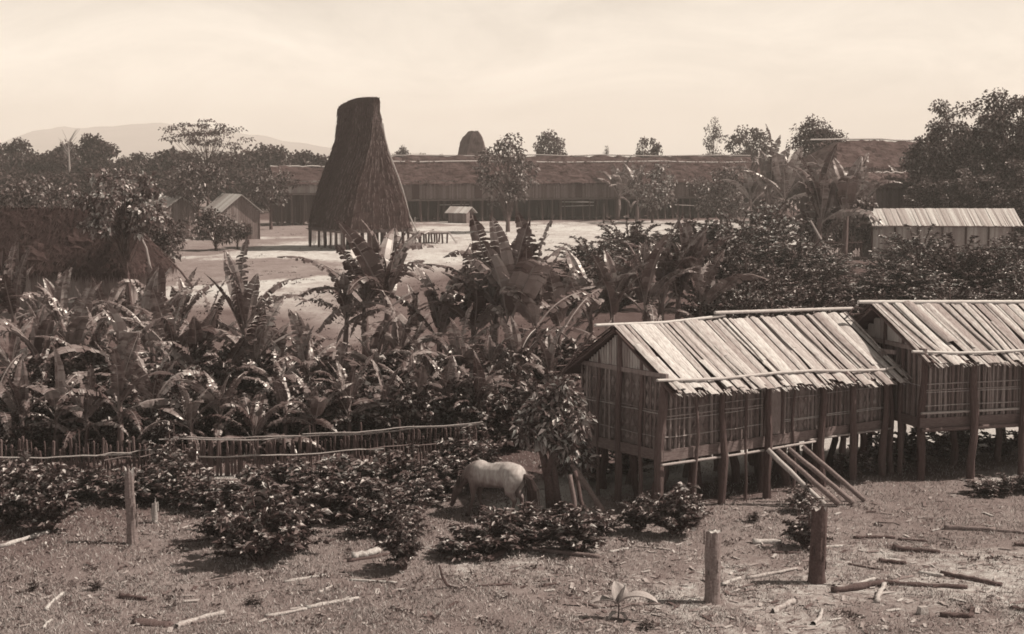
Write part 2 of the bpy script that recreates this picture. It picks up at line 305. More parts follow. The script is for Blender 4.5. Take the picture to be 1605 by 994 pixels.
# ------------------------------------------------------------------ the communal house with its tall thatched roof
def thatch_fringe(mb, pts, n, ln, out=(0, 0, 0), rng=random):
    """loose straw ends hanging from an eave line"""
    pts = [Vector(p) for p in pts]; lens = [(pts[i+1]-pts[i]).length for i in range(len(pts)-1)]; tot = sum(lens)
    for _ in range(n):
        s = rng.random()*tot; i = 0
        while i < len(lens)-1 and s > lens[i]: s -= lens[i]; i += 1
        t = (pts[i+1]-pts[i]).normalized(); p = pts[i]+t*s
        w = rng.uniform(.02, .05)*ln*2; l = ln*rng.uniform(.4, 1.3)
        d = Vector((rng.uniform(-.2, .2), rng.uniform(-.2, .2), -1))*l+Vector(out)*l*.3
        mb.add([p-t*w+Vector((0, 0, .06)), p+t*w+Vector((0, 0, .06)), p+d], [(0, 1, 2)])
def rong(name, corner, dl, dw, zb, zt, label, detail=True, prof=None, seed=1):
    """corner nearest the viewer, dl along the ridge (away), dw across the end"""
    rng = random.Random(seed); c = Vector(corner); dl = Vector(dl); dw = Vector(dw); Ll, Lw = dl.length, dw.length
    rz = math.atan2(dl.y, dl.x); root = empty(name, c, rz); tag(root, label, 'house')
    # local: x along ridge, y = -across  (dw is to the right of dl)
    prof = prof or [(0, 1.0), (.06, .965), (.14, .90), (.24, .80), (.33, .70), (.42, .575), (.50, .455), (.58, .34), (.66, .245), (.76, .175), (.88, .13), (.97, .11), (1.0, .08)]
    mb = MB(); nx, rows = 14, []
    NS = 30
    hs = [i/(NS) for i in range(NS+1)]
    ring = []
    for h in hs:
        w = float(np.interp(h, [p[0] for p in prof], [p[1] for p in prof]))*Lw/2
        inset = -.03+.05*h
        top = h
        r = []
        z0 = zb+(zt-zb)*h
        # points round the loop: front end (8), right side(nx), back end, left side
        x0, x1 = Ll*inset, Ll*(1-inset*1)
        ny = 10
        for i in range(ny): r.append((x0-.10*math.sin(math.pi*i/ny)*(1-h), -Lw/2+w-2*w*i/ny))
        for i in range(nx): r.append((x0+(x1-x0)*i/nx, -Lw/2-w))
        for i in range(ny): r.append((x1+.10*math.sin(math.pi*i/ny)*(1-h), -Lw/2-w+2*w*i/ny))
        for i in range(nx): r.append((x1+(x0-x1)*i/nx, -Lw/2+w))
        rr = []
        for (x, y) in r:
            t = x/Ll
            dz = 0
            if h > .8: dz = -(h-.8)/.2*((.06*(zt-zb))*max(0, (t-.35)/.65)**2 + .012*(zt-zb)*max(0, (.1-t)/.1))
            jj = .13*mnoise.noise(Vector((x*1.1, y*1.1, z0*1.1)))+.04*mnoise.noise(Vector((x*4, y*4, z0*3)))
            hx, hy = (x1-x0)/2+.1, max(w, .05); qx, qy = (x-(x0+x1)/2)/hx, (y+Lw/2)/hy; nn_ = (abs(qx)**9+abs(qy)**9)**(1/9); x = (x0+x1)/2+qx/max(nn_, 1)*hx; y = -Lw/2+qy/max(nn_, 1)*hy
            yy = y+(jj if y > -Lw/2 else -jj); xx = x+(-jj if t < .5 else jj)
            rr.append((xx, yy, z0+dz))
        ring.append(rr)
    n = len(ring[0])
    for rr in ring: mb.v += rr
    for a in range(len(ring)-1):
        for i in range(n): mb.f.append((a*n+i, a*n+(i+1) % n, (a+1)*n+(i+1) % n, (a+1)*n+i))
    mb.f.append(tuple((len(ring)-1)*n+i for i in range(n)))
    # loose courses of straw over the skin
    rp = [ring[0][i] for i in list(range(n))+[0]]
    thatch_fringe(mb, rp, 500 if detail else 120, .28, rng=rng)
    for a in range(1, len(ring)-1, 1):
        if not detail and a % 3: continue
        for _ in range(220 if detail else 30):
            i = rng.randrange(n); a = rng.randrange(1, len(ring)-1); p = Vector(ring[a][i]).lerp(Vector(ring[a][(i+1) % n]), rng.random()); q = Vector(ring[a-1][i]); p = p.lerp(q, rng.random())
            cen = Vector((Ll/2, -Lw/2, p.z)); o_ = (p-cen); o_.z = 0; o_ = o_.normalized()
            t = Vector((-o_.y, o_.x, 0)); l = rng.uniform(.2, .7); w = rng.uniform(.008, .03)
            dn = (q-Vector(ring[a][i])).normalized()
            mb.add([p-t*w+o_*.01, p+t*w+o_*.01, p+dn*l+o_*rng.uniform(0, .12)], [(0, 1, 2)])
    for _ in range(160):      # straw tufts along the ridge
        i = rng.randrange(n); p = Vector(ring[-1][i]); t = Vector((rng.uniform(-.1, .1), rng.uniform(-.1, .1), rng.uniform(.02, .14))); mb.add([p+Vector((-.03, 0, -.05)), p+Vector((.03, 0, -.05)), p+t], [(0, 1, 2)])
    mb.build('roof', 'thatch' if detail else 'thatch_pale', root)
    if not detail: return root
    v = MB(); 
    e = [(.12, -Lw/2-ring_w(prof, h)*Lw/2*.95-.03, zb+(zt-zb)*h) for h in (0, .1, .2, .3, .4, .5, .6, .7, .8)]
    e[0] = (-.12, -Lw-.28, zb-.35)
    v.tube(e, .07, 6); v.build('verge_pole', 'pole_pale', root)
    # platform floor, screen walls, stilts
    f = MB(); f.box((Ll/2, -Lw/2, zb-.22), (Ll-.1, Lw-.1, .10)); 
    for i in range(18): f.box((Ll*(i+.5)/18, -Lw/2, zb-.14), (.12, Lw+.3, .05))
    f.build('floor', 'sill', root)
    w = MB()
    for i in range(70):
        y = -Lw*(i+.5)/70; w.box((.22, y, zb+.05), (.03, Lw/70*.8, .5))
    w.build('end_wall', 'wall_slat', root)
    w = MB()
    for i in range(46):
        x = Ll*(i+.5)/46; w.box((x, -.2, zb+.1), (Ll/46*.75, .03, .62))
        if rng.random() < .6: w.tube([(x, -.06, rng.uniform(0, .4)), (x, -.1, zb+.4)], .018, 4)
    w.build('side_screen', 'wall_slat', root)
    for ix in range(6):
        for iy in range(6):
            x = .3+(Ll-.6)*ix/5+rng.uniform(-.15, .15); y = -.25-(Lw-.5)*iy/5+rng.uniform(-.12, .12)
            if ix not in (0, 1, 2, 5) and iy not in (0, 5): continue
            p = MB(); r = rng.uniform(.08, .17)
            p.tube([(x+rng.uniform(-.1, .1), y, -.1), (x, y, zb*.5), (x, y, zb-.18)], [r*1.1, r, r], 8, jit=.05); p.build('leg', 'post_dark' if rng.random() < .6 else 'post_mid', root)
    return root
def ring_w(prof, h): return float(np.interp(h, [p[0] for p in prof], [p[1] for p in prof]))
rc = G(537, 394)
r1 = rong('communal_house', rc, (-3.75, 6.6, 0), (5.65, 3.1, 0), 1.72, 12.55,
     'stilted communal house with an enormous tall blade-shaped thatched roof beside the clearing')
# entrance deck on the right of the communal house
def deck():
    a = G(648, 383); rng = random.Random(3); root = empty('entrance_deck', a, R(20)); o = root
    tag(root, 'low slatted bamboo deck on short posts at the right end of the tall-roofed communal house', 'deck')
    m = MB()
    for i in range(26): m.box((.1+i*.125, 1.2, .98+rng.uniform(-.02, .02)), (.11, 2.6+rng.uniform(-.3, .3), .07))
    m.build('deck_floor', 'wall_pale', root)
    m = MB()
    for y in (0.05, 1.2, 2.3): m.tube([(-.2, y, .9), (3.5, y, .9)], .05, 6)
    m.build('beam', 'sill', root)
    for i in range(7):
        for y in (0.05, 2.3):
            p = MB(); p.tube([(.15+i*.5+rng.uniform(-.1, .1), y, -.05), (.15+i*.5, y, .88)], .085, 6); p.build('post', 'post_mid', root)
    for k in range(3):
        l = MB(); l.tube([(3.25+k*.12, -.1+k*.5, .98), (3.9+k*.2, -.3+k*.5, 0)], .06, 6); l.build('ladder', 'wall_pale', root)
    p = MB(); p.tube([(.75, 2.0, .9), (.75, 2.0, 2.3)], .04, 5); p.tube([(.45, 2.0, 1.75), (1.5, 2.0, 1.7)], .03, 5); p.build('rail_post', 'pole_pale', root)
deck()
rc2 = Vector((XD(727, 240), 240, 0))
rong('communal_house', rc2, (-1.4, 5.5, 0), (3.7, 1.2, 0), 1.6, ZD(205, 240),
     'small far communal house whose pale rounded thatch rises behind the longhouse roof', detail=False,
     prof=[(0, 1.25), (.3, 1.1), (.55, .95), (.7, .85), (.85, .66), (.94, .45), (1, .2)], seed=5)

# ------------------------------------------------------------------ longhouses
def slope_strip(mb, a, b, c, d, nu, nv, amp, rng, th=.12):
    """bumpy thatch slope a-b (ridge) to d-c (eave)"""
    a, b, c, d = map(Vector, (a, b, c, d)); nrm = (b-a).cross(d-a).normalized()
    if nrm.z < 0: nrm = -nrm
    k = len(mb.v)
    for j in range(nv+1):
        for i in range(nu+1):
            p = a.lerp(b, i/nu).lerp(d.lerp(c, i/nu), j/nv)
            p = p+nrm*(amp*mnoise.noise(p*.7)+amp*.6*mnoise.noise(p*2.3)+.04*((j*1.0) % 2))
            mb.v.append(tuple(p))
    for j in range(nv):
        for i in range(nu): q = k+j*(nu+1)+i; mb.f.append((q, q+1, q+nu+2, q+nu+1))
def longhouse(name, p0, p1, width, zr, ze, zf, label, seed=1, detail=2, roofmat='thatch_far', wallmat='wall_far', zr1=None, hip=0, post_step=1.3):
    rng = random.Random(seed); p0 = Vector((p0[0], p0[1], 0)); p1 = Vector((p1[0], p1[1], 0)); L_ = (p1-p0).length; rz = math.atan2((p1-p0).y, (p1-p0).x)
    root = empty(name, p0, rz); tag(root, label, 'house'); zr1 = zr1 or zr; w2 = width/2
    mb = MB(); nu = max(8, int(L_/.7)); nv = 10; e = .5
    ov = .7
    slope_strip(mb, (-e+hip, w2, zr), (L_+e-hip, w2, zr1), (L_+e, -ov, ze), (-e, -ov, ze), nu, nv, .28, rng)
    slope_strip(mb, (L_+e-hip, w2, zr1), (-e+hip, w2, zr), (-e, width+ov, ze), (L_+e, width+ov, ze), nu, nv, .28, rng)
    if hip:
        mb.add([(-e, -ov, ze), (-e+hip, w2, zr), (-e, width+ov, ze)], [(0, 1, 2)]); mb.add([(L_+e, -ov, ze), (L_+e, width+ov, ze), (L_+e-hip, w2, zr1)], [(0, 1, 2)])
    thatch_fringe(mb, [(-e, -ov, ze+.05), (L_+e, -ov, ze+.05)], int(L_*24*detail/2), .35, rng=rng)
    for _ in range(int(L_*22*detail)):
        t, s = rng.random(), rng.random(); x = t*L_; y = w2+(-ov-w2)*s; z = zr+(ze-zr)*s+.12
        q = rng.uniform(.05, .16); l = rng.uniform(.2, .6)
        mb.add([(x-q, y, z+.03), (x+q, y, z+.03), (x+rng.uniform(-.1, .1), y-l*.6, z-l*.55+.08)], [(0, 1, 2)])
    mb.build('roof', roofmat, root)
    rp = MB(); rp.tube([(-e, w2, zr+.1)]+[(L_*i/12, w2+rng.uniform(-.05, .05), zr+(zr1-zr)*i/12+.12+rng.uniform(-.14, .1)) for i in range(1, 12)]+[(L_+e, w2, zr1+.1)], .09, 5); rp.build('ridge_pole', 'wall_pale', root)
    if zf is not None:
        wl = MB(); x = 0
        hw = ze+.45-zf
        while x < L_:
            w = rng.uniform(.1, .22); wl.box((x+w/2, .1+rng.uniform(-.02, .02), zf+hw/2), (w*.9, .06, hw)); x += w
        wl.box((L_/2, width-.1, zf+hw/2), (L_, .06, hw))
        wl.box((.05, w2, zf+hw/2), (.06, width-.3, hw)); wl.box((L_-.05, w2, zf+hw/2), (.06, width-.3, hw))
        gz_ = (zr-ze-.45)
        for X_ in ((.05, L_-.05) if not hip else ()): wl.add([(X_, .3, zf+hw), (X_, width-.3, zf+hw), (X_, w2, zf+hw+gz_*.8)], [(0, 1, 2)])
        wl.build('wall', wallmat, root)
        fl = MB(); fl.box((L_/2, w2, zf-.12), (L_+.2, width+.2, .18)); fl.build('floor', 'sill', root)
        if zf > .6:
            npost = 0; x = .2
            while x < L_-.1 and npost < 96:
                for y in (.15, width*.5):
                    p = MB(); r = rng.uniform(.07, .13); p.tube([(x+rng.uniform(-.15, .15), y, -.1), (x, y, zf)], [r*1.1, r], 6); p.build('post', 'post_mid' if y < 1 else 'post_dark', root); npost += 1
                x += post_step*rng.uniform(.7, 1.3)
        if zf > 1.2:  # dark planks added only to deepen the shade beneath the floor
            q = MB(); x = 0
            while x < L_: w = rng.uniform(.1, .3); q.box((x+w/2, width*.8+rng.uniform(-.05, .05), zf/2-.1), (w*.92, .06, zf-.1-rng.uniform(0, .5))); x += w
            q.build('shade_screen', 'post_dark', root)
        # doors / shuttered openings
        for k in range(int(L_/7)):
            x = 3+k*7+rng.uniform(-1, 1)
            if x > L_-1: break
            d = MB(); d.box((x, .03, zf+hw*.45), (.9, .06, hw*.85)); d.build('door', 'post_dark', root)
    return root
longhouse('longhouse', (XD(614, 186), 186), (XD(1262, 205), 205), 9, ZD(254, 190), ZD(290, 184), ZD(313, 186), 'very long thatched stilt longhouse closing the far side of the clearing', 2, zr1=ZD(256, 208))
longhouse('longhouse', (XD(610, 222), 222), (XD(1185, 232), 232), 9, ZD(245, 226), 4.0, 2.2, 'long low roof showing as a dark strip just above the ridge of the big longhouse', 3, detail=1)
longhouse('longhouse', (XD(440, 178), 178), (XD(530, 180), 180), 7, ZD(262, 180), ZD(290, 177), ZD(303, 178), 'pale-walled stilt house half hidden behind the left side of the communal house', 4, wallmat='wall_pale', roofmat='thatch_dark')
longhouse('farm_house', (XD(1310, 165), 165), (XD(1560, 172), 172), 9, ZD(221, 172), ZD(263, 164), ZD(285, 164), 'big plain hip-roofed house standing among the trees on the right skyline', 7, hip=3.2, detail=1)
longhouse('hut', (XD(1372, 142), 142), (XD(1450, 145), 145), 4, ZD(272, 144), ZD(296, 142), .3, 'small pale-roofed hut among banana leaves beneath the big hip-roofed house', 8, roofmat='thatch')
# small shelter beside the longhouse
def small_hut(name, px, py, w, dpt, zr, ze, rz, label, seed, gable=True, roofmat='roof_pale', wallmat='wall_far', door=True):
    rng = random.Random(seed); g = G(px, py); root = empty(name, (g.x, g.y, 0), rz); tag(root, label, 'hut')
    # gable end faces -y; ridge along y
    for s in (-1, 1):
        m = MB(); k = 12
        for i in range(k):
            y0 = -.35+(dpt+.7)*i/k; y1 = y0+(dpt+.7)/k*.97; hz = .02*(i % 2)
            a = Vector((0, y0, zr+hz)); b = Vector((0, y1, zr+hz)); c = Vector((s*(w/2+.35), y1, ze+hz+rng.uniform(-.03, .03))); d = Vector((s*(w/2+.35), y0, ze+hz))
            t = Vector((0, 0, -.06)); m.add([a, b, c, d, a+t, b+t, c+t, d+t], [(0, 1, 2, 3), (7, 6, 5, 4), (0, 3, 7, 4), (1, 5, 6, 2), (3, 2, 6, 7)])
        m.build('roof', roofmat, root)
    m = MB(); n = 16
    for y in (0, dpt):
        for i in range(n):
            x = -w/2+w*(i+.5)/n; h = ze+.05+(zr-ze)*(1-abs(x)/(w/2))*.93; m.box((x, y, h/2), (w/n*.9, .05, h))
    for s in (-1, 1):
        for i in range(n):
            m.box((s*w/2, dpt*(i+.5)/n, ze/2+.05), (.05, dpt/n*.9, ze+.1))
    m.build('wall', wallmat, root)
    if door:
        d = MB(); d.box((w*.18, -.06, .75), (.65, .06, 1.5)); d.build('door', 'post_dark', root)
    for x in (-w/2, w/2):
        for y in (-.04, dpt+.04): p = MB(); p.tube([(x, y, -.1), (x, y, ze+.1)], .06, 6); p.build('post', 'post_mid', root)
    return root
small_hut('hut', 378, 376, 3.6, 4.5, 4.2, 2.5, R(30), 'small gabled plank hut with a pale roof left of the communal house', 11)
small_hut('hut', 283, 372, 4.2, 5, 3.9, 2.6, R(52), 'small hut with a bright pale roof slope behind the leafy tree', 12)
small_hut('shelter', 736, 350, 1.7, 2.3, 1.9, 1.2, R(60), 'small lean-to shelter with a pale roof in front of the longhouse', 13, door=False)
small_hut('hut', 232, 345, 4, 5, 4.4, 2.8, R(60), 'far thatched hut just right above the leafy tree top', 14, roofmat='thatch')

# drying racks and a lone marker post in front of the longhouse
def rack(px, py, w, h, bars, label, seed):
    rng = random.Random(seed); g = G(px, py); root = empty('drying_rack', g, rng.uniform(-.2, .2)); tag(root, label, 'rack', 'racks before the longhouse')
    for x in (-w/2, w/2): m = MB(); m.tube([(x, 0, -.1), (x+rng.uniform(-.1, .1), 0, h*rng.uniform(1, 1.25))], .07, 5); m.build('post', 'post_mid', root)
    for k in range(bars): m = MB(); z = h*(1-.25*k); m.tube([(-w/2-.4, .08, z), (w/2+.5, .08, z+rng.uniform(-.15, .15))], .05, 5); m.build('bar', 'wall_pale', root)
rack(672, 345, 4.2, 4.0, 1, 'high drying rack just right of the communal house', 1)
rack(712, 347, 2.6, 2.6, 2, 'low rack beside the small lean-to shelter', 2)
rack(1078, 346, 2.4, 1.9, 1, 'low rack with one pale bar before the right part of the longhouse', 3)
rack(905, 345, 3.0, 2.2, 2, 'rack right of the leafy lone tree of the clearing', 4)
g = G(946, 350); m = MB(); m.tube([(0, 0, -.1), (.05, 0, 1.2), (0, 0, 2.3)], [.13, .1, .07], 6); o = m.build('marker_post', 'post_mid'); o.location = g; tag(o, 'single short post standing on the clearing before the longhouse middle', 'post')
small_hut('hut', 40, 336, 6, 8, 5.2, 3.0, R(70), 'leftmost of three hazy thatched huts among the far left trees', 15, roofmat='thatch')
small_hut('hut', 128, 333, 5, 7, 4.8, 2.8, R(20), 'middle one of three hazy thatched huts among the far left trees', 16, roofmat='thatch')
small_hut('hut', 205, 338, 6, 9, 5.4, 3.0, R(75), 'rightmost of three hazy thatched huts among the far left trees', 17, roofmat='thatch_pale')
# low bamboo house right
def low_house():
    rng = random.Random(5); a = G(1366, 407); root = empty('bamboo_house', (a.x, a.y, 0), R(2)); tag(root, 'low bamboo-walled house with a pale roof in the bushes at right', 'house')
    L_ = 10.9; zr, ze = 3.75, 2.55; d = 121
    m = MB(); x = -.1
    while x < L_+.35:
        w = rng.uniform(.10, .22); o = rng.uniform(0, .04); p = [Vector((x, 1.7, zr+o)), Vector((x+w, 1.7, zr+o)), Vector((x+w, -.5, ze+o-rng.uniform(0, .08))), Vector((x, -.5, ze+o-rng.uniform(0, .08)))]
        t = Vector((0, 0, -.04)); m.add(p+[q+t for q in p], [(0, 3, 2, 1), (4, 5, 6, 7), (0, 1, 5, 4), (2, 3, 7, 6), (1, 2, 6, 5), (3, 0, 4, 7)]); x += w*.97
    m.build('front_roof', 'roof_pale', root)
    m = MB(); m.add([(-.1, 1.75, zr-.02), (L_+.3, 1.75, zr-.02), (L_+.3, 3.9, ze), (-.1, 3.9, ze), (-.1, 1.75, zr-.1), (L_+.3, 1.75, zr-.1), (L_+.3, 3.9, ze-.1), (-.1, 3.9, ze-.1)], [(0, 1, 2, 3), (4, 7, 6, 5), (3, 2, 6, 7)]); m.build('back_roof', 'roof_pale', root)
    m = MB(); m.tube([(-.2, -.45, ze-.02), (L_*.5, -.47, ze-.05), (L_+.5, -.45, ze-.1)], .05, 6); m.build('eave_pole', 'post_mid', root)
    xs = [0, 1.75, 3.45, 5.3, 7.1, 8.8, L_-.3]
    for i in range(6):
        p = MB(); x = xs[i]+.08
        while x < xs[i+1]-.06: w = rng.uniform(.07, .13); p.box((x+w/2, .05+rng.uniform(-.01, .01), 1.3), (w*.9, .04, 2.35)); x += w
        p.build('wall_panel', 'wall_pale', root)
    p = MB(); p.box((0, 1.8, 1.3), (.05, 3.3, 2.5)); p.box((L_-.3, 1.8, 1.3), (.05, 3.3, 2.5)); p.box((L_/2, 3.5, 1.3), (L_-.4, .05, 2.5)); p.build('end_wall', 'wall_far', root)
    for x in xs: q = MB(); q.tube([(x, -.03, -.1), (x, -.03, 2.7)], .08, 6); q.build('post', 'post_dark', root)
low_house()

# big dark thatched house at left
def left_house():
    rng = random.Random(9); g = G(178, 478); root = empty('thatched_house', (g.x, g.y, 0), R(-14)); tag(root, 'dark shaggy thatched house rising out of the banana grove at the left edge', 'house')
    zr, ze = 5.0, 1.9; Lx = 12.0; hw = 2.7       # ridge along -x, hip end on +x / facing viewer
    A = (0.2, 0, zr); Bk = (-Lx, 0, zr+.15)
    mb = MB()
    ef, eb = (2.3, -hw, ze-.1), (2.3, hw, ze-.1); lf, lb = (-Lx, -hw, ze), (-Lx, hw, ze)
    slope_strip(mb, Bk, A, ef, lf, 46, 20, .34, rng); slope_strip(mb, A, Bk, lb, eb, 40, 12, .2, rng)
    slope_strip(mb, A, (A[0], A[1]+.05, A[2]), eb, ef, 16, 16, .12, rng)
    thatch_fringe(mb, [lf, ef, eb], 900, .42, rng=rng)
    def scatter(a, b, c, d, n):
        a, b, c, d = map(Vector, (a, b, c, d)); nr = (b-a).cross(d-a).normalized()
        if nr.length < .1: nr = Vector((1, 0, .5)).normalized()
        if nr.z < 0: nr = -nr
        for _ in range(n):
            t, s = rng.random(), rng.random(); p = a.lerp(b, t).lerp(d.lerp(c, t), s)+nr*.12; dn = (d-a).normalized() if rng.random() < .7 else (c-b).normalized()
            sd = dn.cross(nr).normalized(); l = rng.uniform(.2, .7); w = rng.uniform(.01, .04)
            mb.add([p-sd*w, p+sd*w, p+dn*l+nr*rng.uniform(-.05, .16)+sd*rng.uniform(-.1, .1)], [(0, 1, 2)])
    scatter(Bk, A, ef, lf, 5200); scatter(A, A, eb, ef, 1600)
    mb.build('roof', 'thatch_dark', root)
    m = MB(); m.tube([(A[0]-.1, -.05, zr+.1), (1.3, 1.4, 3.4), (2.5, hw+.1, ze-.3), (2.9, hw+.7, ze-1.2)], .06, 6); m.build('verge_pole', 'post_mid', root)
    w = MB()
    for i in range(40): w.box((-Lx+.3+(Lx+1.6)*(i+.5)/40, -hw+.7, .95), ((Lx+1.5)/40*.9, .06, 2.1))
    w.build('front_wall', 'wall_far', root); w = MB()
    for i in range(24): w.box((1.75, -hw+.75+(2*hw-1.4)*(i+.5)/24, .95), (.06, (2*hw-1.4)/24*.85, 2.1))
    w.build('end_wall', 'wall_slat', root)
    for y in (-hw+.6, -.6, .7, hw-.6):
        p = MB(); p.tube([(1.86, y, -.1), (1.86, y, 2.3)], .08, 6); p.build('post', 'post_mid', root)
    p = MB(); p.box((.3, -hw-.5, .45), (3.6, .9, .08)); p.build('bench', 'wall_pale', root)
    m = MB()
    for k in range(4): m.tube([(.3-k*.7, -hw+.3, ze+.3), (.1-k*.75, -hw+.05, ze-.5)], .03, 5)
    m.build('rafter', 'post_mid', root)
left_house()

# ------------------------------------------------------------------ granaries on stilts
def granary(A, ang, L_, Wd, zf, RL, RR, EL, ER, label, seed, kind, posts):
    """A near corner on the ground plan; local x along the front wall, y to the back.  RL.. roof corners in local space"""
    rng = random.Random(seed); root = empty('granary', (A[0], A[1], 0), ang); tag(root, label, 'granary')
    RL, RR, EL, ER = map(Vector, (RL, RR, EL, ER))
    def slats(a, b, c, d, name, m, skew=0):
        """a-b along ridge, d-c along eave : overlapping split bamboo strips, two courses"""
        mb = MB(); n = (b-a).cross(d-a).normalized()
        if n.z < 0: n = -n
        Lr = (b-a).length
        ub = MB(); ub.add([a-n*.05, b-n*.05, c.lerp(b, .06)-n*.05, d.lerp(a, .06)-n*.05, a-n*.08, b-n*.08, c.lerp(b, .06)-n*.08, d.lerp(a, .06)-n*.08], [(0, 3, 2, 1), (4, 5, 6, 7), (2, 3, 7, 6), (1, 2, 6, 5), (3, 0, 4, 7)]); ub.build(name+'_underlay', 'post_dark', root)
        for course in (0, 1, 2):
            x = -.005*course
            while x < Lr*1.0:
                w = rng.choice([.07, .10, .12, .18, .26, .30])*rng.uniform(.8, 1.15)
                t0 = min(1, max(0, x/Lr)); t1 = min(1.0, (x+w)/Lr)
                if course == 0: s0, s1 = 0, rng.uniform(.93, 1.02)
                elif course == 1: s0, s1 = rng.choice([0, 0, rng.uniform(.3, .6)]), rng.uniform(.96, 1.07)
                else: s0, s1 = 0, rng.uniform(.45, 1.0)
                if course and rng.random() < (.35 if course == 1 else .86): x += w; continue
                sk = rng.gauss(0, .0035); o = .022*course+rng.uniform(0, .04); cv = w*rng.uniform(.05, .16)
                def P(t, s): return a.lerp(b, t).lerp(d.lerp(c, min(1.02, t+sk*4*s)), s)
                k = 5; ns = 3; vs = []
                lift = rng.uniform(0, .05) if course == 2 else rng.uniform(-.01, .03)
                for jj in range(ns+1):
                    s = s0+(s1-s0)*jj/ns
                    for i in range(k):
                        q = i/(k-1); vs.append(P(t0+(t1-t0)*q*.97, s)+n*(o+cv*math.sin(math.pi*q)+lift*(jj/ns)**2))
                m0 = len(vs)
                vs += [v-n*.012 for v in vs[:k]] + [v-n*.012 for v in vs[(ns)*k:(ns+1)*k]]
                fs = [(jj*k+i, jj*k+i+1, (jj+1)*k+i+1, (jj+1)*k+i) for jj in range(ns) for i in range(k-1)]
                fs += [(m0+k+i, m0+k+i+1, ns*k+i+1, ns*k+i) for i in range(k-1)]
                mb.add(vs, fs)
                x += w*.97+rng.choice([0, 0, .012, .03, .05]) if course == 0 else w*rng.uniform(.95, 2.2)
        # ragged ends
        for _ in range(int(Lr*26)):
            t = rng.random(); s = rng.uniform(.95, 1.0); p = a.lerp(b, t).lerp(d.lerp(c, t), s)+n*.005; w = rng.uniform(.006, .02); l = rng.uniform(.06, .17)
            dr = (d-a).normalized(); sd = (b-a).normalized(); mb.add([p-sd*w, p+sd*w, p+dr*l+sd*w*.4, p+dr*l-sd*w*.4], [(0, 1, 2, 3)])
        return mb.build(name, m, root)
    slats(RL, RR, ER, EL, 'front_roof', 'roof_bamboo')
    ym = (RL.y+RR.y)/2
    BL = Vector((EL.x-.5, 2*ym-EL.y, EL.z+.05)); BR = Vector((ER.x, 2*ym-ER.y, ER.z+.05))
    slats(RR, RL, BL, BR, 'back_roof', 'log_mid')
    # ridge poles and eave batten: bamboo culms with nodes
    def culm(pts, r, name, m='pole_pale'):
        mb = MB(); P = [Vector(p) for p in pts]; out = []; rad = []
        for i in range(len(P)-1):
            n = max(2, int((P[i+1]-P[i]).length/.35))
            for k in range(n):
                q = P[i].lerp(P[i+1], k/n); d = (P[i+1]-P[i]).normalized(); out += [q, q+d*.03]; rad += [r*1.12, r]
        out.append(P[-1]); rad.append(r); mb.tube(out, rad, 8); return mb.build(name, m, root, True)
    if kind == 1:
        mid = RL.lerp(RR, .42)
        culm([RL+Vector((-.5, .02, .06)), RL.lerp(RR, .2)+Vector((0, 0, .03)), mid+Vector((0, 0, .10)), mid+Vector((.25, 0, .12))], .034, 'ridge_pole')
        culm([mid+Vector((-.1, -.03, .2)), RL.lerp(RR, .75)+Vector((0, 0, .16)), RR+Vector((.28, 0, .12))], .038, 'ridge_pole')
    else: culm([RL+Vector((-.35, 0, .07)), RL.lerp(RR, .5)+Vector((0, 0, .07)), RR+Vector((.3, 0, .07))], .045, 'ridge_pole')
    def onroof(t, s, o=.10):
        n = (RR-RL).cross(EL-RL).normalized(); n = n if n.z > 0 else -n; return RL.lerp(RR, t).lerp(EL.lerp(ER, t), s)+n*o
    culm([onroof(-.045, .84)]+[onroof(t, .845+.02*math.sin(t*9)+rng.uniform(-.008, .008)) for t in (.1, .2, .32, .45, .6, .75, .9)]+[onroof(1.0, .82)], .032, 'eave_batten')
    # verge rafters
    m = MB(); m.tube([RL+Vector((.05, -.02, -.1)), EL+Vector((.02, .1, -.08))], .03, 6); m.tube([RL+Vector((.05, .02, -.1)), BL+Vector((.05, -.1, -.08))], .03, 6)
    m.tube([RL+Vector((-.32, .3, -.12)), BL+Vector((-.02, -.2, -.1))], .025, 6)
    for k in range(1, 7):
        s = k/7; m.tube([RL.lerp(BL, s)+Vector((-.35, 0, -.09)), RL.lerp(BL, s)+Vector((.5, 0, -.09))], .015, 5)
    m.build('rafter', 'post_mid', root)
    zw = zf+(1.62 if kind == 1 else 1.4)
    ridge_z = lambda x: RL.z+(RR.z-RL.z)*(x/L_)
    def roofz(x, y): # height of the roof underside
        t = min(1, max(0, x/L_)); e = EL.lerp(ER, t); r = RL.lerp(RR, t); s = abs(y-ym)/abs(r.y-e.y); return r.z+(e.z-r.z)*s-.1
    # walls: woven infill behind rows of split stakes and thin rails
    def wall(p0, p1, ztop, name, stakes, rails, gab=False, zbot=None, diamond=True):
        p0, p1 = Vector(p0), Vector(p1); d = (p1-p0); l = d.length; d.normalize(); o = Vector((d.y, -d.x, 0)); zb = zbot or zf+.12; sub = []
        m = MB(); q = [p0-o*.02, p1-o*.02]; 
        m.add([(q[0].x, q[0].y, zb), (q[1].x, q[1].y, zb), (q[1].x, q[1].y, ztop(1)), (q[0].x, q[0].y, ztop(0)), (q[0].x-o.x*.03, q[0].y-o.y*.03, zb), (q[1].x-o.x*.03, q[1].y-o.y*.03, zb), (q[1].x-o.x*.03, q[1].y-o.y*.03, ztop(1)), (q[0].x-o.x*.03, q[0].y-o.y*.03, ztop(0))],
              [(0, 1, 2, 3), (7, 6, 5, 4), (3, 2, 6, 7), (0, 4, 5, 1)])
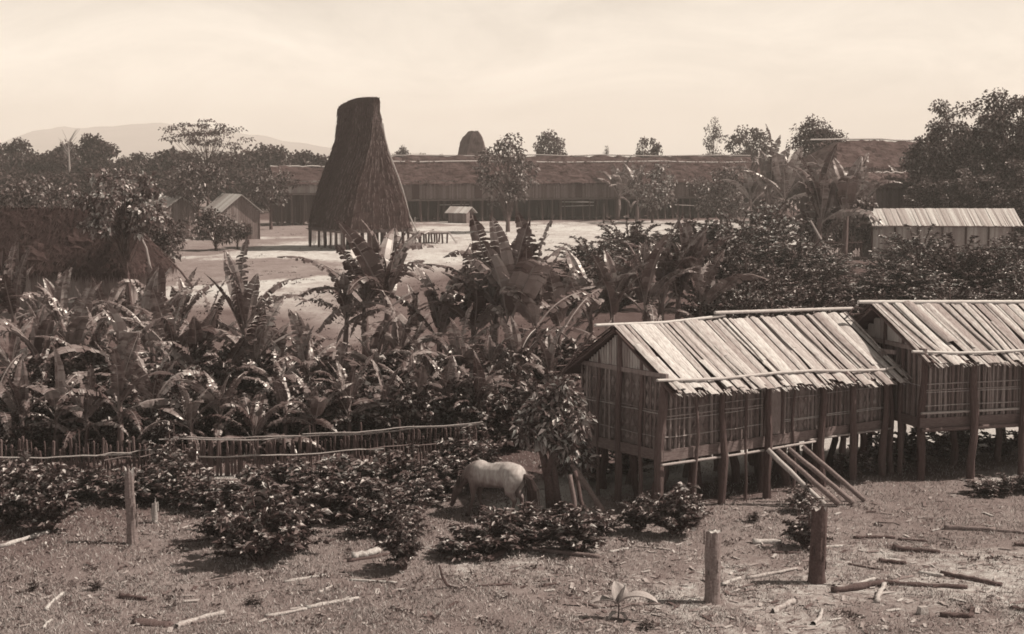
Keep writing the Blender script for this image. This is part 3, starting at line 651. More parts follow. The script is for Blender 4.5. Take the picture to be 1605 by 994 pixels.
        if diamond:      # woven lath: crossed strips in raised diamonds
            step = .17; nn = int(l/step); H_ = min(ztop(0), ztop(1))-zb
            for i in range(nn):
                c = p0+d*((i+.5)*step)
                for j in range(int(H_/.30)):
                    z = zb+(j+.5)*.30; zz = ztop((i+.5)/nn)
                    if z+.15 > zz: continue
                    cc = Vector((c.x, c.y, z))+o*.004
                    w_ = step*.44; h_ = .14
                    tip = .05
                    m.add([cc+Vector((0, 0, h_)), cc+d*w_, cc-Vector((0, 0, h_)), cc-d*w_, cc+o*tip], [(0, 4, 1), (1, 4, 2), (2, 4, 3), (3, 4, 0)])
        wo = m.build(name, 'wall_woven', root)
        m = MB(); n = int(l/stakes)
        for i in range(n+1):
            if rng.random() < .07: continue
            t = i/n; x = p0+d*(l*t)+d*rng.uniform(-.045, .045); zt = ztop(t)-rng.uniform(0, .06); w_ = rng.uniform(.022, .042)
            lean = d*rng.uniform(-.045, .045); rr = Matrix.Rotation(0, 3, 'Z')
            b0 = x+o*.045; m.tube([(b0.x, b0.y, zb-.05), ((b0+lean).x, (b0+lean).y, zt)], [w_, w_*.8], 5)
        m.build('stake', 'wall_slat', wo)
        m = MB()
        for z in rails:
            pts = [p0+d*(l*t)+o*.085+Vector((0, 0, z+rng.uniform(-.015, .015))) for t in np.linspace(0, 1, 8)]; m.tube(pts, rng.uniform(.009, .015), 5)
        if rails: m.build('rail', 'wall_pale', wo)
        return wo
    topf = lambda t: roofz(L_*t, 0)+.02
    if kind == 1:
        wall((0, 0, 0), (2.95, 0, 0), lambda t: topf(t*.4), 'wall_panel', .155, [zf+.42, zf+.8, zf+.87, zf+1.02])
        wall((3.65, 0, 0), (L_, 0, 0), lambda t: topf(.5+t*.5), 'wall_panel', .15, [zf+.42, zf+.45, zf+.95])
        dr = MB(); dr.box((3.3, -.02, zf+.85), (.6, .04, 1.4)); dd = dr.build('door', 'wall_woven', root)
        dr = MB()
        for x in (3.0, 3.6): dr.tube([(x, -.05, zf+.1), (x, -.05, zf+1.7)], .03, 6)
        dr.build('door_frame', 'post_dark', dd)
    else:
        wall((0, 0, 0), (L_, 0, 0), topf, 'wall_panel', .075, [zf+.42, zf+.75, zf+.8, zf+.95], diamond=False)
    ztie = roofz(0, 0)+.12
    wall((0, Wd, 0), (0, 0, 0), lambda t: ztie, 'gable_wall', .17 if kind == 1 else .13, [zf+.42, zf+.95, zf+1.0] if kind == 1 else [zf+.9], diamond=kind == 1)
    wall((L_, 0, 0), (L_, Wd, 0), lambda t: ztie, 'gable_wall', .2, [zf+.5], diamond=False)
    wall((L_, Wd, 0), (0, Wd, 0), lambda t: ztie-.1, 'wall_panel', .2, [zf+.5], diamond=False)
    # gable triangles of upright reeds
    for X_, sgn in ((-.04, 1), (L_+.04, -1)):
        m = MB(); n = 34
        for i in range(n):
            y = -.15+(Wd+.3)*(i+.5)/n; zt = roofz(0 if sgn > 0 else L_, y)-.02
            if zt > ztie+.08: m.tube([(X_, y, ztie+.04), (X_-sgn*.01, y+rng.uniform(-.015, .015), zt)], (Wd+.3)/n*.5, 5)
        if kind == 2:
            m = MB(); 
            for i in range(12):
                y = -.15+(Wd+.3)*(i+.5)/12; zt = roofz(0, y)-.03
                if zt > ztie+.08: m.box((X_, y, (ztie+zt)/2), (.03+.02*(i % 2), (Wd+.3)/12, zt-ztie))
        g_ = m.build('gable_panel', 'wall_pale', root)
        m = MB(); m.box((X_-sgn*.05, Wd/2, ztie), (.07, Wd+.5, .10)); m.build('tie_beam', 'wall_far', g_)
    # sills, floor, bottom bamboo
    m = MB(); m.box((L_/2, -.07, zf+.02), (L_+.1, .07, .24)); m.box((-.07, Wd/2, zf+.02), (.07, Wd+.2, .24)); m.box((L_/2, Wd+.07, zf), (L_+.1, .07, .22)); m.box((L_+.07, Wd/2, zf), (.07, Wd+.1, .22)); m.build('sill', 'sill', root)
    m = MB(); m.box((L_/2, Wd/2, zf-.04), (L_-.05, Wd-.05, .08))
    for i in range(8): m.tube([(L_*(i+.5)/8, -.1, zf-.14), (L_*(i+.5)/8, Wd+.1, zf-.14)], .05, 6)
    m.build('floor', 'post_dark', root)
    if kind == 1:
        culm([(-.15, -.16, zf-.16), (2.2, -.18, zf-.17), (4.6, -.17, zf-.13)], .028, 'floor_batten', 'wall_pale'); culm([(4.4, -.15, zf-.08), (L_+.1, -.16, zf-.09)], .022, 'floor_batten', 'wall_pale')
    else: culm([(-.1, -.16, zf-.14), (L_, -.16, zf-.10)], .05, 'floor_batten', 'post_mid'); culm([(-.1, -.12, zf+.26), (L_, -.12, zf+.27)], .03, 'floor_batten', 'wall_pale')
    # outer posts run from ground to eave, stilts stop at the floor
    for (x, y, r, top, lean, mt) in posts:
        m = MB(); zt = (roofz(x, max(y, EL.y+.15))-.03) if top else zf-.08
        k = 5; pts = []; rad = []
        for i in range(k+1):
            s = i/k; pts.append((x+lean*(1-s)+.035*math.sin(i*1.7+x*3), y+.03*math.sin(i*1.3+x), -.15+(zt+.15)*s)); rad.append(r*(1.15-.3*s)*rng.uniform(.86, 1.1))
        m.tube(pts, rad, 9, jit=.10); m.build('post' if top else 'stilt', mt, root)
    return root
a1 = math.atan2(4.157, 5.787)
P1 = [(-.12, 1.35, .075, 1, .0, 'post_mid'), (0, 0, .105, 1, -.12, 'post_mid'), (.0, 2.8, .08, 1, 0, 'post_dark'), (-.1, .62, .05, 1, .02, 'post_mid'), (-.1, 2.1, .04, 1, 0, 'post_mid'),
      (.85, -.16, .042, 1, 0, 'post_mid'), (1.6, -.2, .075, 1, .03, 'post_dark'), (2.35, -.16, .035, 1, 0, 'post_mid'), (3.0, -.24, .085, 1, -.05, 'post_dark'), (3.9, -.14, .035, 1, 0, 'post_mid'), (4.75, -.22, .09, 1, .0, 'post_dark'),
      (5.75, -.22, .085, 1, .12, 'post_mid'), (6.95, -.2, .085, 1, -.05, 'post_mid'), (7.15, -.1, .08, 1, .2, 'post_mid'), (7.05, 2.8, .08, 1, 0, 'post_dark')]
rr = random.Random(8)
for x in (.5, 1.5, 2.4, 3.4, 4.3, 5.3, 6.2, 7.0):
    for y in (.45, 1.45, 2.7): P1.append((x+rr.uniform(-.2, .2), y, rr.uniform(.07, .12), 0, rr.uniform(-.25, .25), 'post_dark' if rr.random() < .6 else 'post_mid'))
g1 = granary((3.27, 34.27), a1, 7.1, 2.8, 1.2, (-.25, 1.4, 3.93), (7.2, 1.4, 3.79), (-.02, -.5, 2.62), (7.25, -.7, 2.33),
        'nearest bamboo granary on stilts, with diamond-woven walls and a plain door panel', 21, 1, P1)
P2 = [(-.1, 1.7, .06, 1, 0, 'post_dark'), (0, 0, .10, 1, 0, 'post_dark'), (-.08, .85, .065, 1, 0, 'post_mid'), (0, 3.3, .08, 1, 0, 'post_dark'), (1.25, -.22, .10, 1, 0, 'post_dark'), (2.6, -.22, .085, 1, 0, 'post_dark'), (4.0, -.22, .09, 1, 0, 'post_dark'), (5.5, -.22, .09, 1, 0, 'post_dark'), (6.8, 0, .09, 1, 0, 'post_dark')]
for x in (.3, .95, 1.75, 3.0, 4.2, 5.5, 6.6):
    for y in (1.5, 3.2): P2.append((x+rr.uniform(-.1, .1), y, rr.uniform(.07, .12), 0, 0, 'post_dark'))
a2 = R(16)
g2 = granary((9.78, 37.6), a2, 6.8, 3.4, 1.36, (-.5, 1.7, 4.07), (7.4, 1.7, 3.86), (-.02, -.5, 2.83), (7.4, -.5, 2.66),
        'second bamboo granary on stilts, cut by the right edge, with close-set upright slat walls', 22, 2, P2)

# ------------------------------------------------------------------ poles leaning on the granary
def cyl_between(name, p, q, r, m, label=None, cat=None, group=None, n=9, bend=0.0, hollow=False, jit=.05, taper=1.0, seg_=5, mats=None):
    p, q = Vector(p), Vector(q); mb = MB(); d = q-p; side = Vector((-d.y, d.x, 0)); side = side.normalized() if side.length else Vector((1, 0, 0))
    pts = []; rad = []
    for i in range(seg_+1):
        s = i/seg_; pts.append(d*s+side*(bend*math.sin(math.pi*s)+r*random.uniform(-.35, .35))+Vector((0, 0, .004*math.sin(i*2.7)))); rad.append(r*(1+(taper-1)*s)*random.uniform(1-jit, 1+jit))
    mb.tube(pts, rad, n, cap=not hollow, jit=jit)
    if hollow:   # thick walled end: inner tube
        k = len(mb.v); mb.tube([d*0+d.normalized()*.004, d.normalized()*min(.25, d.length*.5)], r*.72, n, cap=False); mb.add([d.normalized()*.2+Vector((0, 0, 0))], [])
        mb.tube([pts[-1]-d.normalized()*.005, pts[-1]], [r*.95, r*.9], n, cap=True)
        mb.tube([d.normalized()*.2, d.normalized()*.21], r*.72, n, cap=True)
    me = mb.mesh(name, m, True); o = link(name, me); o.location = p
    tag(o, label, cat, group); return o
random.seed(5)
LP = [((1207, 712), (1292, 793), 'leftmost'), ((1222, 709), (1315, 793), 'second from left'), ((1240, 707), (1338, 791), 'second from right'), ((1262, 701), (1356, 787), 'rightmost')]
for (t0, b0, w) in LP:
    b = G(*b0); t = b+Vector(((t0[0]-b0[0])*b.y/F*1.02, .45, 1.18))
    cyl_between('bamboo_pole', b+Vector((0, 0, .03)), t, .062, 'log_mid' if w != 'leftmost' else 'wall_pale', f'{w} of the four thick bamboo poles leaning on the nearest granary', 'pole', 'poles leaning on the granary', bend=random.uniform(-.03, .03), taper=.85)

# ------------------------------------------------------------------ fences
def fence(name, pts, n, h, label, seed, rails):
    rng = random.Random(seed); root = empty(name, (pts[0].x, pts[0].y, 0)); o0 = root.location; tag(root, label, 'fence')
    ls = [(pts[i+1]-pts[i]).length for i in range(len(pts)-1)]; tot = sum(ls)
    def at(s):
        i = 0
        while i < len(ls)-1 and s > ls[i]: s -= ls[i]; i += 1
        return pts[i].lerp(pts[i+1], s/ls[i])
    for i in range(n):
        p = at(tot*(i+.5)/n+rng.uniform(-.03, .03))-o0; hh = h*rng.uniform(.82, 1.15); r = rng.uniform(.018, .045); m = MB()
        if rng.random() < .06: hh *= 1.35
        dx, dy = rng.uniform(-.06, .06), rng.uniform(-.04, .06)
        m.tube([(p.x, p.y, -.05), (p.x+dx*.5, p.y+dy*.5, hh*.5), (p.x+dx, p.y+dy, hh), (p.x+dx, p.y+dy, hh+.03)], [r*1.05, r, r*.9, r*.3], 5, jit=.1); m.build('paling', 'paling', root)
    for (z0, r, mt, s0, s1, off) in rails:
        m = MB(); q = []
        for k in range(15):
            s = s0+(s1-s0)*k/14; p = at(tot*s)-o0; q.append((p.x, p.y+off, z0+.018*math.sin(k*.9+z0*7)+rng.uniform(-.01, .01)))
        m.tube(q, [r*rng.uniform(.8, 1.1) for _ in q], 6); m.build('rail', mt, root)
    return root
fence('paling_fence', [G(262, 748), G(420, 747), G(560, 738), G(748, 722)], 88, .86, 'grey paling fence with pale doubled top rails below the middle of the banana grove', 1,
      [(.93, .016, 'wall_pale', -.02, .72, -.09), (.98, .018, 'wall_pale', 0, .55, -.12), (.95, .02, 'wall_pale', .5, 1.02, -.1), (1.0, .014, 'wall_pale', .42, 1.02, -.13), (.52, .018, 'wall_pale', .1, .68, -.09), (.55, .015, 'wall_far', .6, 1.0, -.09)])
fence('board_fence', [G(1266, 408), G(1352, 408)], 30, 1.6, 'low dark fence left of the low bamboo house', 3, [(1.3, .03, 'post_mid', 0, 1, -.1)])
fence('paling_fence', [G(-60, 764), G(60, 762), G(160, 760), G(238, 752)], 46, .98, 'dark paling fence with one thin rail below the left end of the banana grove', 2,
      [(.70, .02, 'wall_pale', -.02, .9, -.09), (.74, .016, 'wall_pale', .72, 1.08, -.13), (.62, .014, 'wall_far', .75, 1.1, -.11)])

# ------------------------------------------------------------------ banana plants
def banana_leaf(name, L_, Wd, e0, arch, torn, seed, m='leaf_banana', fold=.45, limp=0.0):
    rng = random.Random(seed); n = 34; rib = []; torn = max(torn, .35); ang = e0; p = Vector((0, 0, 0)); yaw = 0; twist = rng.uniform(-.25, .25)
    dl = L_/n; dirs = []
    for i in range(n+1):
        rib.append(p.copy()); a = e0-arch*(i/n)**1.35; d = Vector((math.cos(a)*math.cos(yaw), math.cos(a)*math.sin(yaw), math.sin(a))); dirs.append(d); p = p+d*dl; yaw += twist/n
    mb = MB(); i0 = 5
    cuts = {-1: [], 1: []}
    for s in (-1, 1):
        # tear the blade into strips of uneven width
        i = i0
        while i < n:
            st = rng.choice([1, 1, 2]) if rng.random() < torn+.2 else rng.choice([2, 3, 5])
            j = min(n, i+st); dr = rng.uniform(-.35, .35)*torn+fold-limp*rng.random(); sw = rng.uniform(-.12, .18)*torn; ln = 1-rng.random()*.28*torn
            gap = .06 if torn > .3 else .015
            rows = []
            for t in np.linspace(i+gap, j-gap, max(2, (j-i)+1)):
                k = int(min(n-1, t)); fr = t-k; c = rib[k].lerp(rib[k+1], fr); d = dirs[k].lerp(dirs[k+1], fr).normalized()
                side = d.cross(Vector((0, 0, 1)))
                side = side.normalized() if side.length > .05 else Vector((0, 1, 0)); nr = side.cross(d).normalized()
                if nr.z < 0 and abs(nr.z) > .3: nr = -nr
                q = (t-i0)/(n-i0); w = Wd*max(.03, math.sin(math.pi*min(1, q**.75*.97+.03)))**.55*(1 if q < .8 else 1-.35*(q-.8)/.2)*ln
                f1 = dr; o1 = c+side*s*.012; o2 = c+side*s*w*.55*math.cos(f1)+nr*w*.55*math.sin(f1)+d*sw*.5*w
                f2 = f1-.55-limp; o3 = o2+side*s*w*.45*math.cos(f2)+nr*w*.45*math.sin(f2)+d*sw*w-Vector((0, 0, .02*rng.random()))
                rows.append((o1, o2, o3))
            vs = [x for r in rows for x in r]; fs = []
            for r in range(len(rows)-1):
                b = r*3; fs += [(b, b+1, b+4, b+3), (b+1, b+2, b+5, b+4)]
            mb.add(vs, fs); i = j
    k0 = len(mb.f)
    mb.tube(rib[:n-1], [.035*(1-.8*i/n) for i in range(n-1)], 5, cap=False)
    me = bpy.data.meshes.new(name); me.from_pydata(mb.v, [], mb.f); me.materials.append(M[m]); me.materials.append(M['banana_rib'] if m != 'banana_dry' else M[m])
    idx = [0]*k0+[1]*(len(mb.f)-k0); me.polygons.foreach_set('material_index', idx); me.update(); return me
BL = {'up': [banana_leaf('leaf', 2.76, 0.370, R(84), R(30), .15, 1, fold=.5), banana_leaf('leaf', 2.54, 0.352, R(80), R(40), .75, 2, fold=.35), banana_leaf('leaf', 2.33, 0.387, R(75), R(26), .3, 3, fold=.6), banana_leaf('leaf', 2.86, 0.334, R(82), R(34), .95, 12, fold=.3)],
      'mid': [banana_leaf('leaf', 3.18, 0.387, R(62), R(85), .35, 4, fold=.3), banana_leaf('leaf', 2.97, 0.370, R(58), R(90), .9, 5, limp=.3, fold=.25), banana_leaf('leaf', 3.29, 0.405, R(55), R(75), .15, 6, fold=.3), banana_leaf('leaf', 3.07, 0.370, R(66), R(100), .75, 13, limp=.4, fold=.2)],
      'low': [banana_leaf('leaf', 3.07, 0.387, R(38), R(95), .9, 7, limp=.5, fold=.2), banana_leaf('leaf', 2.86, 0.370, R(30), R(75), .45, 8, limp=.2, fold=.2), banana_leaf('leaf', 2.76, 0.370, R(20), R(90), .95, 9, limp=.7, fold=.1)],
      'thin': [banana_leaf('leaf', 2.9, .26, R(70), R(75), .95, 21, fold=.1, limp=.5), banana_leaf('leaf', 3.0, .28, R(62), R(60), 1.0, 22, fold=.1, limp=.3), banana_leaf('leaf', 2.7, .30, R(78), R(45), 1.0, 23, fold=.2)],
      'dry': [banana_leaf('dead_leaf', 2.1, .22, R(5), R(90), .9, 10, 'banana_dry', 0, .9), banana_leaf('dead_leaf', 1.8, .2, R(-15), R(70), .9, 11, 'banana_dry', 0, .9)]}
STEMS = []
for k in range(3):
    m = MB(); m.tube([(0, 0, -.1), (.02, 0, .5), (.04*k, .02, 1.2), (.06*k, .03, 1.9), (.07*k, .04, 2.3)], [.14, .125, .11, .085, .05], 9, jit=.03); STEMS.append(m.mesh('stem', 'banana_stem', True))
GRP = 'banana plants of the grove'
def banana(px, py, ytop, label, seed, big=1.0, stemlen=None, grp=GRP, spread=None):
    rng = random.Random(seed); g = G(px, py); H = (py-ytop)*(g.y*CT+(HC-2)*ST)/F*1.06
    sc = H/(3.95 if ytop < 440 else 4.3) if H > 2.2 else H/3.2
    sf = .85 if H > 2.2 else .45
    root = empty('banana_plant', (g.x, g.y, gz(g.x, g.y)), rng.uniform(0, 6.28), sc); tag(root, label, 'banana plant', grp)
    st = link('stem', STEMS[seed % 3], root); st.scale = (1, 1, sf); zt = 2.2*sf
    a = rng.uniform(0, 6.28); seq = ['up', 'up', 'up', 'mid', 'mid', 'mid', 'low', 'mid', 'low', 'low']
    if ytop < 440 and py < 612: seq = ['up', 'up', 'mid', 'up', 'mid', 'up', 'low', 'up', 'mid', 'up']
    seq = [('thin' if rng.random() < .28 else q) for q in seq]; n = len(seq)
    for i, kd in enumerate(seq):
        l = link('leaf', rng.choice(BL[kd]), root, (.06, .03, zt-.06*i)); l.rotation_euler = (rng.uniform(-.25, .25), rng.uniform(-.3, .22), a); a += 2.4+rng.uniform(-.3, .3); s = rng.uniform(.78, 1.12)*big; l.scale = (s, s*rng.uniform(.9, 1.15), s)
    for i in range(rng.choice([1, 2, 3])):
        l = link('dead_leaf', rng.choice(BL['dry']), root, (.05, 0, zt-.35-.15*i)); l.rotation_euler = (0, 0, rng.uniform(0, 6.28)); s = rng.uniform(.8, 1.0); l.scale = (s, s, s)
    return root
ROWS = {
 'house front': [(-5, 560, 415), (28, 565, 405), (62, 560, 442), (95, 570, 436), (130, 560, 452), (165, 570, 440), (205, 562, 446), (248, 565, 425), (284, 560, 436), (438, 610, 500), (480, 612, 492)],
 'clearing edge': [(328, 590, 455), (388, 600, 415), (540, 560, 425), (574, 560, 372), (606, 566, 352), (650, 590, 450), (690, 600, 435), (742, 600, 420), (772, 600, 378), (800, 606, 366), (838, 606, 392), (880, 590, 420)],
 'middle': [(18, 640, 500), (62, 650, 470), (112, 620, 448), (150, 650, 490), (195, 650, 475), (236, 620, 440), (275, 640, 455), (312, 650, 500), (352, 650, 520), (402, 645, 470), (440, 660, 535), (485, 655, 512), (532, 660, 540), (590, 640, 500), (625, 630, 475), (675, 650, 520), (722, 650, 500), (765, 650, 520), (812, 650, 480), (862, 650, 520)],
 'front': [(-8, 715, 545), (38, 722, 580), (88, 718, 560), (135, 722, 590), (190, 722, 540), (243, 712, 545), (298, 722, 590), (345, 712, 575), (398, 720, 605), (445, 708, 560), (492, 712, 580), (548, 705, 565), (602, 702, 570), (652, 700, 560), (705, 695, 545), (748, 700, 560)]}
WH = {'house front': 'of the rear row before the dark thatched house', 'clearing edge': 'in the back row of the grove, by the clearing', 'middle': 'in the middle row of the grove', 'front': 'in the front row, just behind the paling fences'}
AD = {'house front': 'big', 'clearing edge': 'tall', 'middle': 'torn-leaved', 'front': 'low'}
sd = 100
for rn, lst in ROWS.items():
    for i, (px, py, yt) in enumerate(lst):
        banana(px, py, yt, f'{AD[rn]} banana plant {WH[rn]}, {ltr(i, len(lst))}', sd); sd += 1
lst = [(925, 560, 425), (962, 560, 405), (1008, 556, 390), (1036, 552, 374), (1062, 550, 372), (1098, 548, 388)]
for i, (px, py, yt) in enumerate(lst): banana(px, py, yt, f'banana plant of the clump behind the nearest granary roof, {ltr(i, 6)}', 300+i, big=1.05)
lst = [(1178, 358, 262), (1206, 360, 232), (1228, 362, 250)]
for i, (px, py, yt) in enumerate(lst): banana(px, py, yt, f'big banana plant of the tall clump right of the clearing, {ltr(i, 3)}', 320+i)
lst = [(1283, 412, 262), (1322, 410, 248), (1345, 385, 280), (1385, 372, 280), (1415, 372, 262), (1440, 375, 278), (1475, 372, 300), (1520, 372, 305), (1562, 372, 308)]
for i, (px, py, yt) in enumerate(lst): banana(px, py, yt, f'banana plant behind the low pale-roofed bamboo house, {ltr(i, 9)}', 330+i)
lst = [(968, 345, 258), (998, 348, 262)]
for i, (px, py, yt) in enumerate(lst): banana(px, py, yt, f'banana plant standing before the longhouse wall, {"left" if i == 0 else "right"} one of the pair', 350+i)

# ------------------------------------------------------------------ shrubs (coffee like, paired glossy leaves on arching branches)
def shrub_meshes(seed, Wd=1.0, Hh=1.0, nb=26, nl=26, lsize=.13, m='leaf_coffee', up=.5):
    rng = np.random.default_rng(seed); pr = random.Random(seed); st = MB(); pos = []; dr = []
    for b in range(nb):
        az = pr.uniform(0, 6.283); out = Wd*.5*pr.uniform(.25, 1.0); h = Hh*(pr.uniform(.25, .95) if pr.random() < .85 else pr.uniform(1, 1.25))*(1-.35*(out/(Wd*.5))**2)
        p0 = Vector((pr.uniform(-.06, .06)*Wd, pr.uniform(-.06, .06)*Wd, -.03)); p3 = Vector((math.cos(az)*out, math.sin(az)*out, h)); p1 = Vector((p3.x*.25, p3.y*.25, h*.6)); p2 = Vector((p3.x*.65, p3.y*.65, h*.98))
        pts = []
        for k in range(7):
            t = k/6; pts.append(p0*(1-t)**3+p1*3*t*(1-t)**2+p2*3*t*t*(1-t)+p3*t**3)
        st.tube(pts, [.014*(1-.6*k/6)*max(1, Hh) for k in range(7)], 4, cap=False)
        for i in range(nl):
            t = .22+.78*pr.random()**.7; k = min(5, int(t*6)); f = t*6-k; q = pts[k].lerp(pts[k+1], f); d = (pts[k+1]-pts[k]).normalized()
            a = pr.uniform(0, 6.283); s = Vector((math.cos(a), math.sin(a), pr.uniform(-.15, up)))
            pos.append(q); dr.append(s*.9+d*.5)
    v, f = leaf_arrays(rng, np.array(pos), np.array(dr), lsize, .24, .3, .5)
    return np_mesh('foliage', v, f, m), st.mesh('stem', 'bark')
SH = [shrub_meshes(40+i, 1.35, 1.0, 50, 44, .12) for i in range(5)]
SB = [shrub_meshes(60+i, 3.8, 2.6, 120, 95, .135, 'leaf_thicket', .7) for i in range(5)]
def shrub(px, py, wpx, hpx, label, seed, grp, pool=None, base=(1.25, 1.0), name='shrub'):
    pool = pool or SH; g = G(px, py); rng = random.Random(seed); sc = g.y/F
    root = empty(name, (g.x, g.y, gz(g.x, g.y)), rng.uniform(0, 6.28)); root.scale = (wpx*sc/base[0],)*2+(hpx*sc/base[1],); tag(root, label, 'shrub', grp)
    fo, st = pool[seed % len(pool)]; link('foliage', fo, root); link('stem', st, root); return root
def shrub_row(lst, desc, grp, seed, **k):
    lst = sorted((a, b, c*1.22, d*1.12) for a, b, c, d in lst)
    rv = random.Random(seed)
    if k.get('name') == 'bush': lst = [(a, b, c*rv.uniform(.85, 1.35), d*rv.uniform(.62, 1.4)) for a, b, c, d in lst]
    for i, (px, py, w, h) in enumerate(lst): shrub(px, py, w, h, f'{desc}, {ltr(i, len(lst))}', seed+i, grp, **k)
shrub_row([(8, 835, 95, 75), (75, 838, 85, 78), (48, 800, 95, 70)], 'dense glossy bush at the left edge above the pale pole', 'bushes at the left edge', 400)
shrub_row([(15, 782, 80, 38), (70, 780, 85, 40), (125, 782, 80, 38), (175, 788, 85, 42), (228, 790, 80, 42), (275, 790, 85, 55), (265, 760, 80, 65)], 'bush of the low row right below the left paling fence', 'bushes below the left fence', 410)
shrub_row([(330, 800, 95, 52), (385, 795, 95, 50), (440, 790, 100, 52), (500, 782, 100, 52), (552, 775, 100, 52), (604, 770, 100, 52), (648, 765, 90, 54), (712, 742, 80, 48), (745, 742, 85, 60), (672, 790, 72, 44), (706, 770, 78, 50), (762, 758, 80, 50)], 'bush of the back row below the doubled-rail fence', 'bushes below the middle fence', 430)
shrub_row([(355, 850, 90, 65), (408, 882, 125, 98), (460, 862, 95, 78), (520, 818, 90, 62), (570, 812, 85, 60), (610, 838, 90, 62), (640, 818, 85, 62)], 'bush of the front row of bushes, left of the horse', 'bushes left of the horse', 450)
shrub_row([(722, 872, 80, 38), (765, 866, 100, 58), (815, 856, 95, 52), (858, 838, 80, 50)], 'bush in the row hiding the legs of the horse', 'bushes before the horse', 470)
shrub(632, 893, 82, 85, 'isolated round bush beside the pale chunk of wood', 481, 'single bushes')
shrub(905, 860, 105, 66, 'wide low bush by the end of the long dark branch', 482, 'single bushes')
shrub(946, 838, 66, 42, 'small bush between the wide low bush and the granary gable bushes', 488, 'single bushes'); shrub(1090, 822, 48, 40, 'small bush just right of the granary gable bushes', 489, 'single bushes')
shrub(1000, 828, 70, 55, 'left one of two bushes in front of the granary gable posts', 483, 'single bushes'); shrub(1055, 836, 98, 75, 'right and bigger one of two bushes in front of the granary gable posts', 484, 'single bushes')
shrub(1262, 858, 75, 66, 'thin bush just left of the jagged dark stump post', 485, 'single bushes'); shrub(1258, 800, 62, 38, 'small bush beside the foot of the leaning bamboo poles', 486, 'single bushes')
shrub(560, 845, 45, 25, 'tiny bush between the front row bushes and the pale wood chunk', 487, 'single bushes')
shrub_row([(1340, 745, 55, 35), (1382, 735, 60, 45), (1425, 725, 60, 42), (1478, 722, 60, 40), (1510, 712, 60, 38), (1565, 716, 60, 34), (1610, 712, 60, 36)], 'low bush on the ground behind the stilts of the granaries', 'bushes behind the stilts', 490)
shrub_row([(1540, 775, 60, 24), (1578, 772, 55, 26), (1610, 770, 50, 24)], 'small bush in front of the right-hand granary stilts', 'bushes before the right granary', 500)
shrub_row([(900, 745, 80, 60), (930, 752, 60, 45), (985, 742, 70, 40), (1040, 728, 70, 40)], 'bush seen beneath and beside the gable floor of the nearest granary', 'bushes beside the granary', 510)
shrub_row([(770, 705, 90, 75), (820, 700, 95, 85), (855, 690, 80, 90), (790, 670, 80, 90)], 'dark tall bush between the fence end and the granary', 'bushes at the fence end', 520)
und = []
ru = random.Random(77)
for k in range(26): und.append((k*31+ru.uniform(-8, 8)-5, 722-ru.uniform(0, 12)-(k/26)*22, 80, ru.uniform(60, 95)))
shrub_row(und, 'undergrowth bush at the foot of the banana grove behind the fences', 'undergrowth of the grove', 540)
und = [(k*48+ru.uniform(-12, 12), 660-ru.uniform(0, 30), 100, ru.uniform(60, 90)) for k in range(19)]
shrub_row(und, 'undergrowth bush deep inside the banana grove', 'undergrowth inside the grove', 570)
# the thicket on the right, behind the granaries
th = {'back': [(930, 440, 95, 60), (985, 425, 90, 52), (1040, 420, 95, 48), (1095, 428, 95, 55), (1150, 430, 120, 72), (1200, 425, 130, 72), (1255, 430, 110, 58), (1300, 435, 100, 50), (1390, 440, 90, 45), (1440, 432, 110, 52), (1500, 430, 110, 48), (1560, 432, 110, 45), (1610, 430, 90, 48)],
      'middle': [(905, 490, 95, 70), (960, 485, 95, 65), (1120, 485, 110, 80), (1170, 490, 110, 85), (1225, 485, 115, 78), (1280, 482, 110, 66), (1335, 480, 105, 56), (1390, 478, 110, 66), (1445, 478, 110, 66), (1500, 475, 110, 60), (1555, 475, 110, 58), (1608, 475, 110, 58)],
      'front': [(1110, 545, 110, 80), (1160, 548, 115, 85), (1215, 545, 120, 84), (1270, 542, 115, 80), (1325, 540, 115, 78), (1380, 540, 115, 82), (1435, 540, 115, 80), (1490, 540, 115, 78), (1545, 538, 115, 80), (1600, 538, 115, 78)]}
for k, (rn, l) in enumerate(th.items()):
    shrub_row(l, {'back': 'large bush on the far edge of the thicket by the clearing', 'middle': 'large bush in the middle of the right-hand thicket', 'front': 'large bush of the thicket directly behind the granary roofs'}[rn], 'large bushes of the thicket', 600+20*k, pool=SB, base=(3.4, 2.6), name='bush')

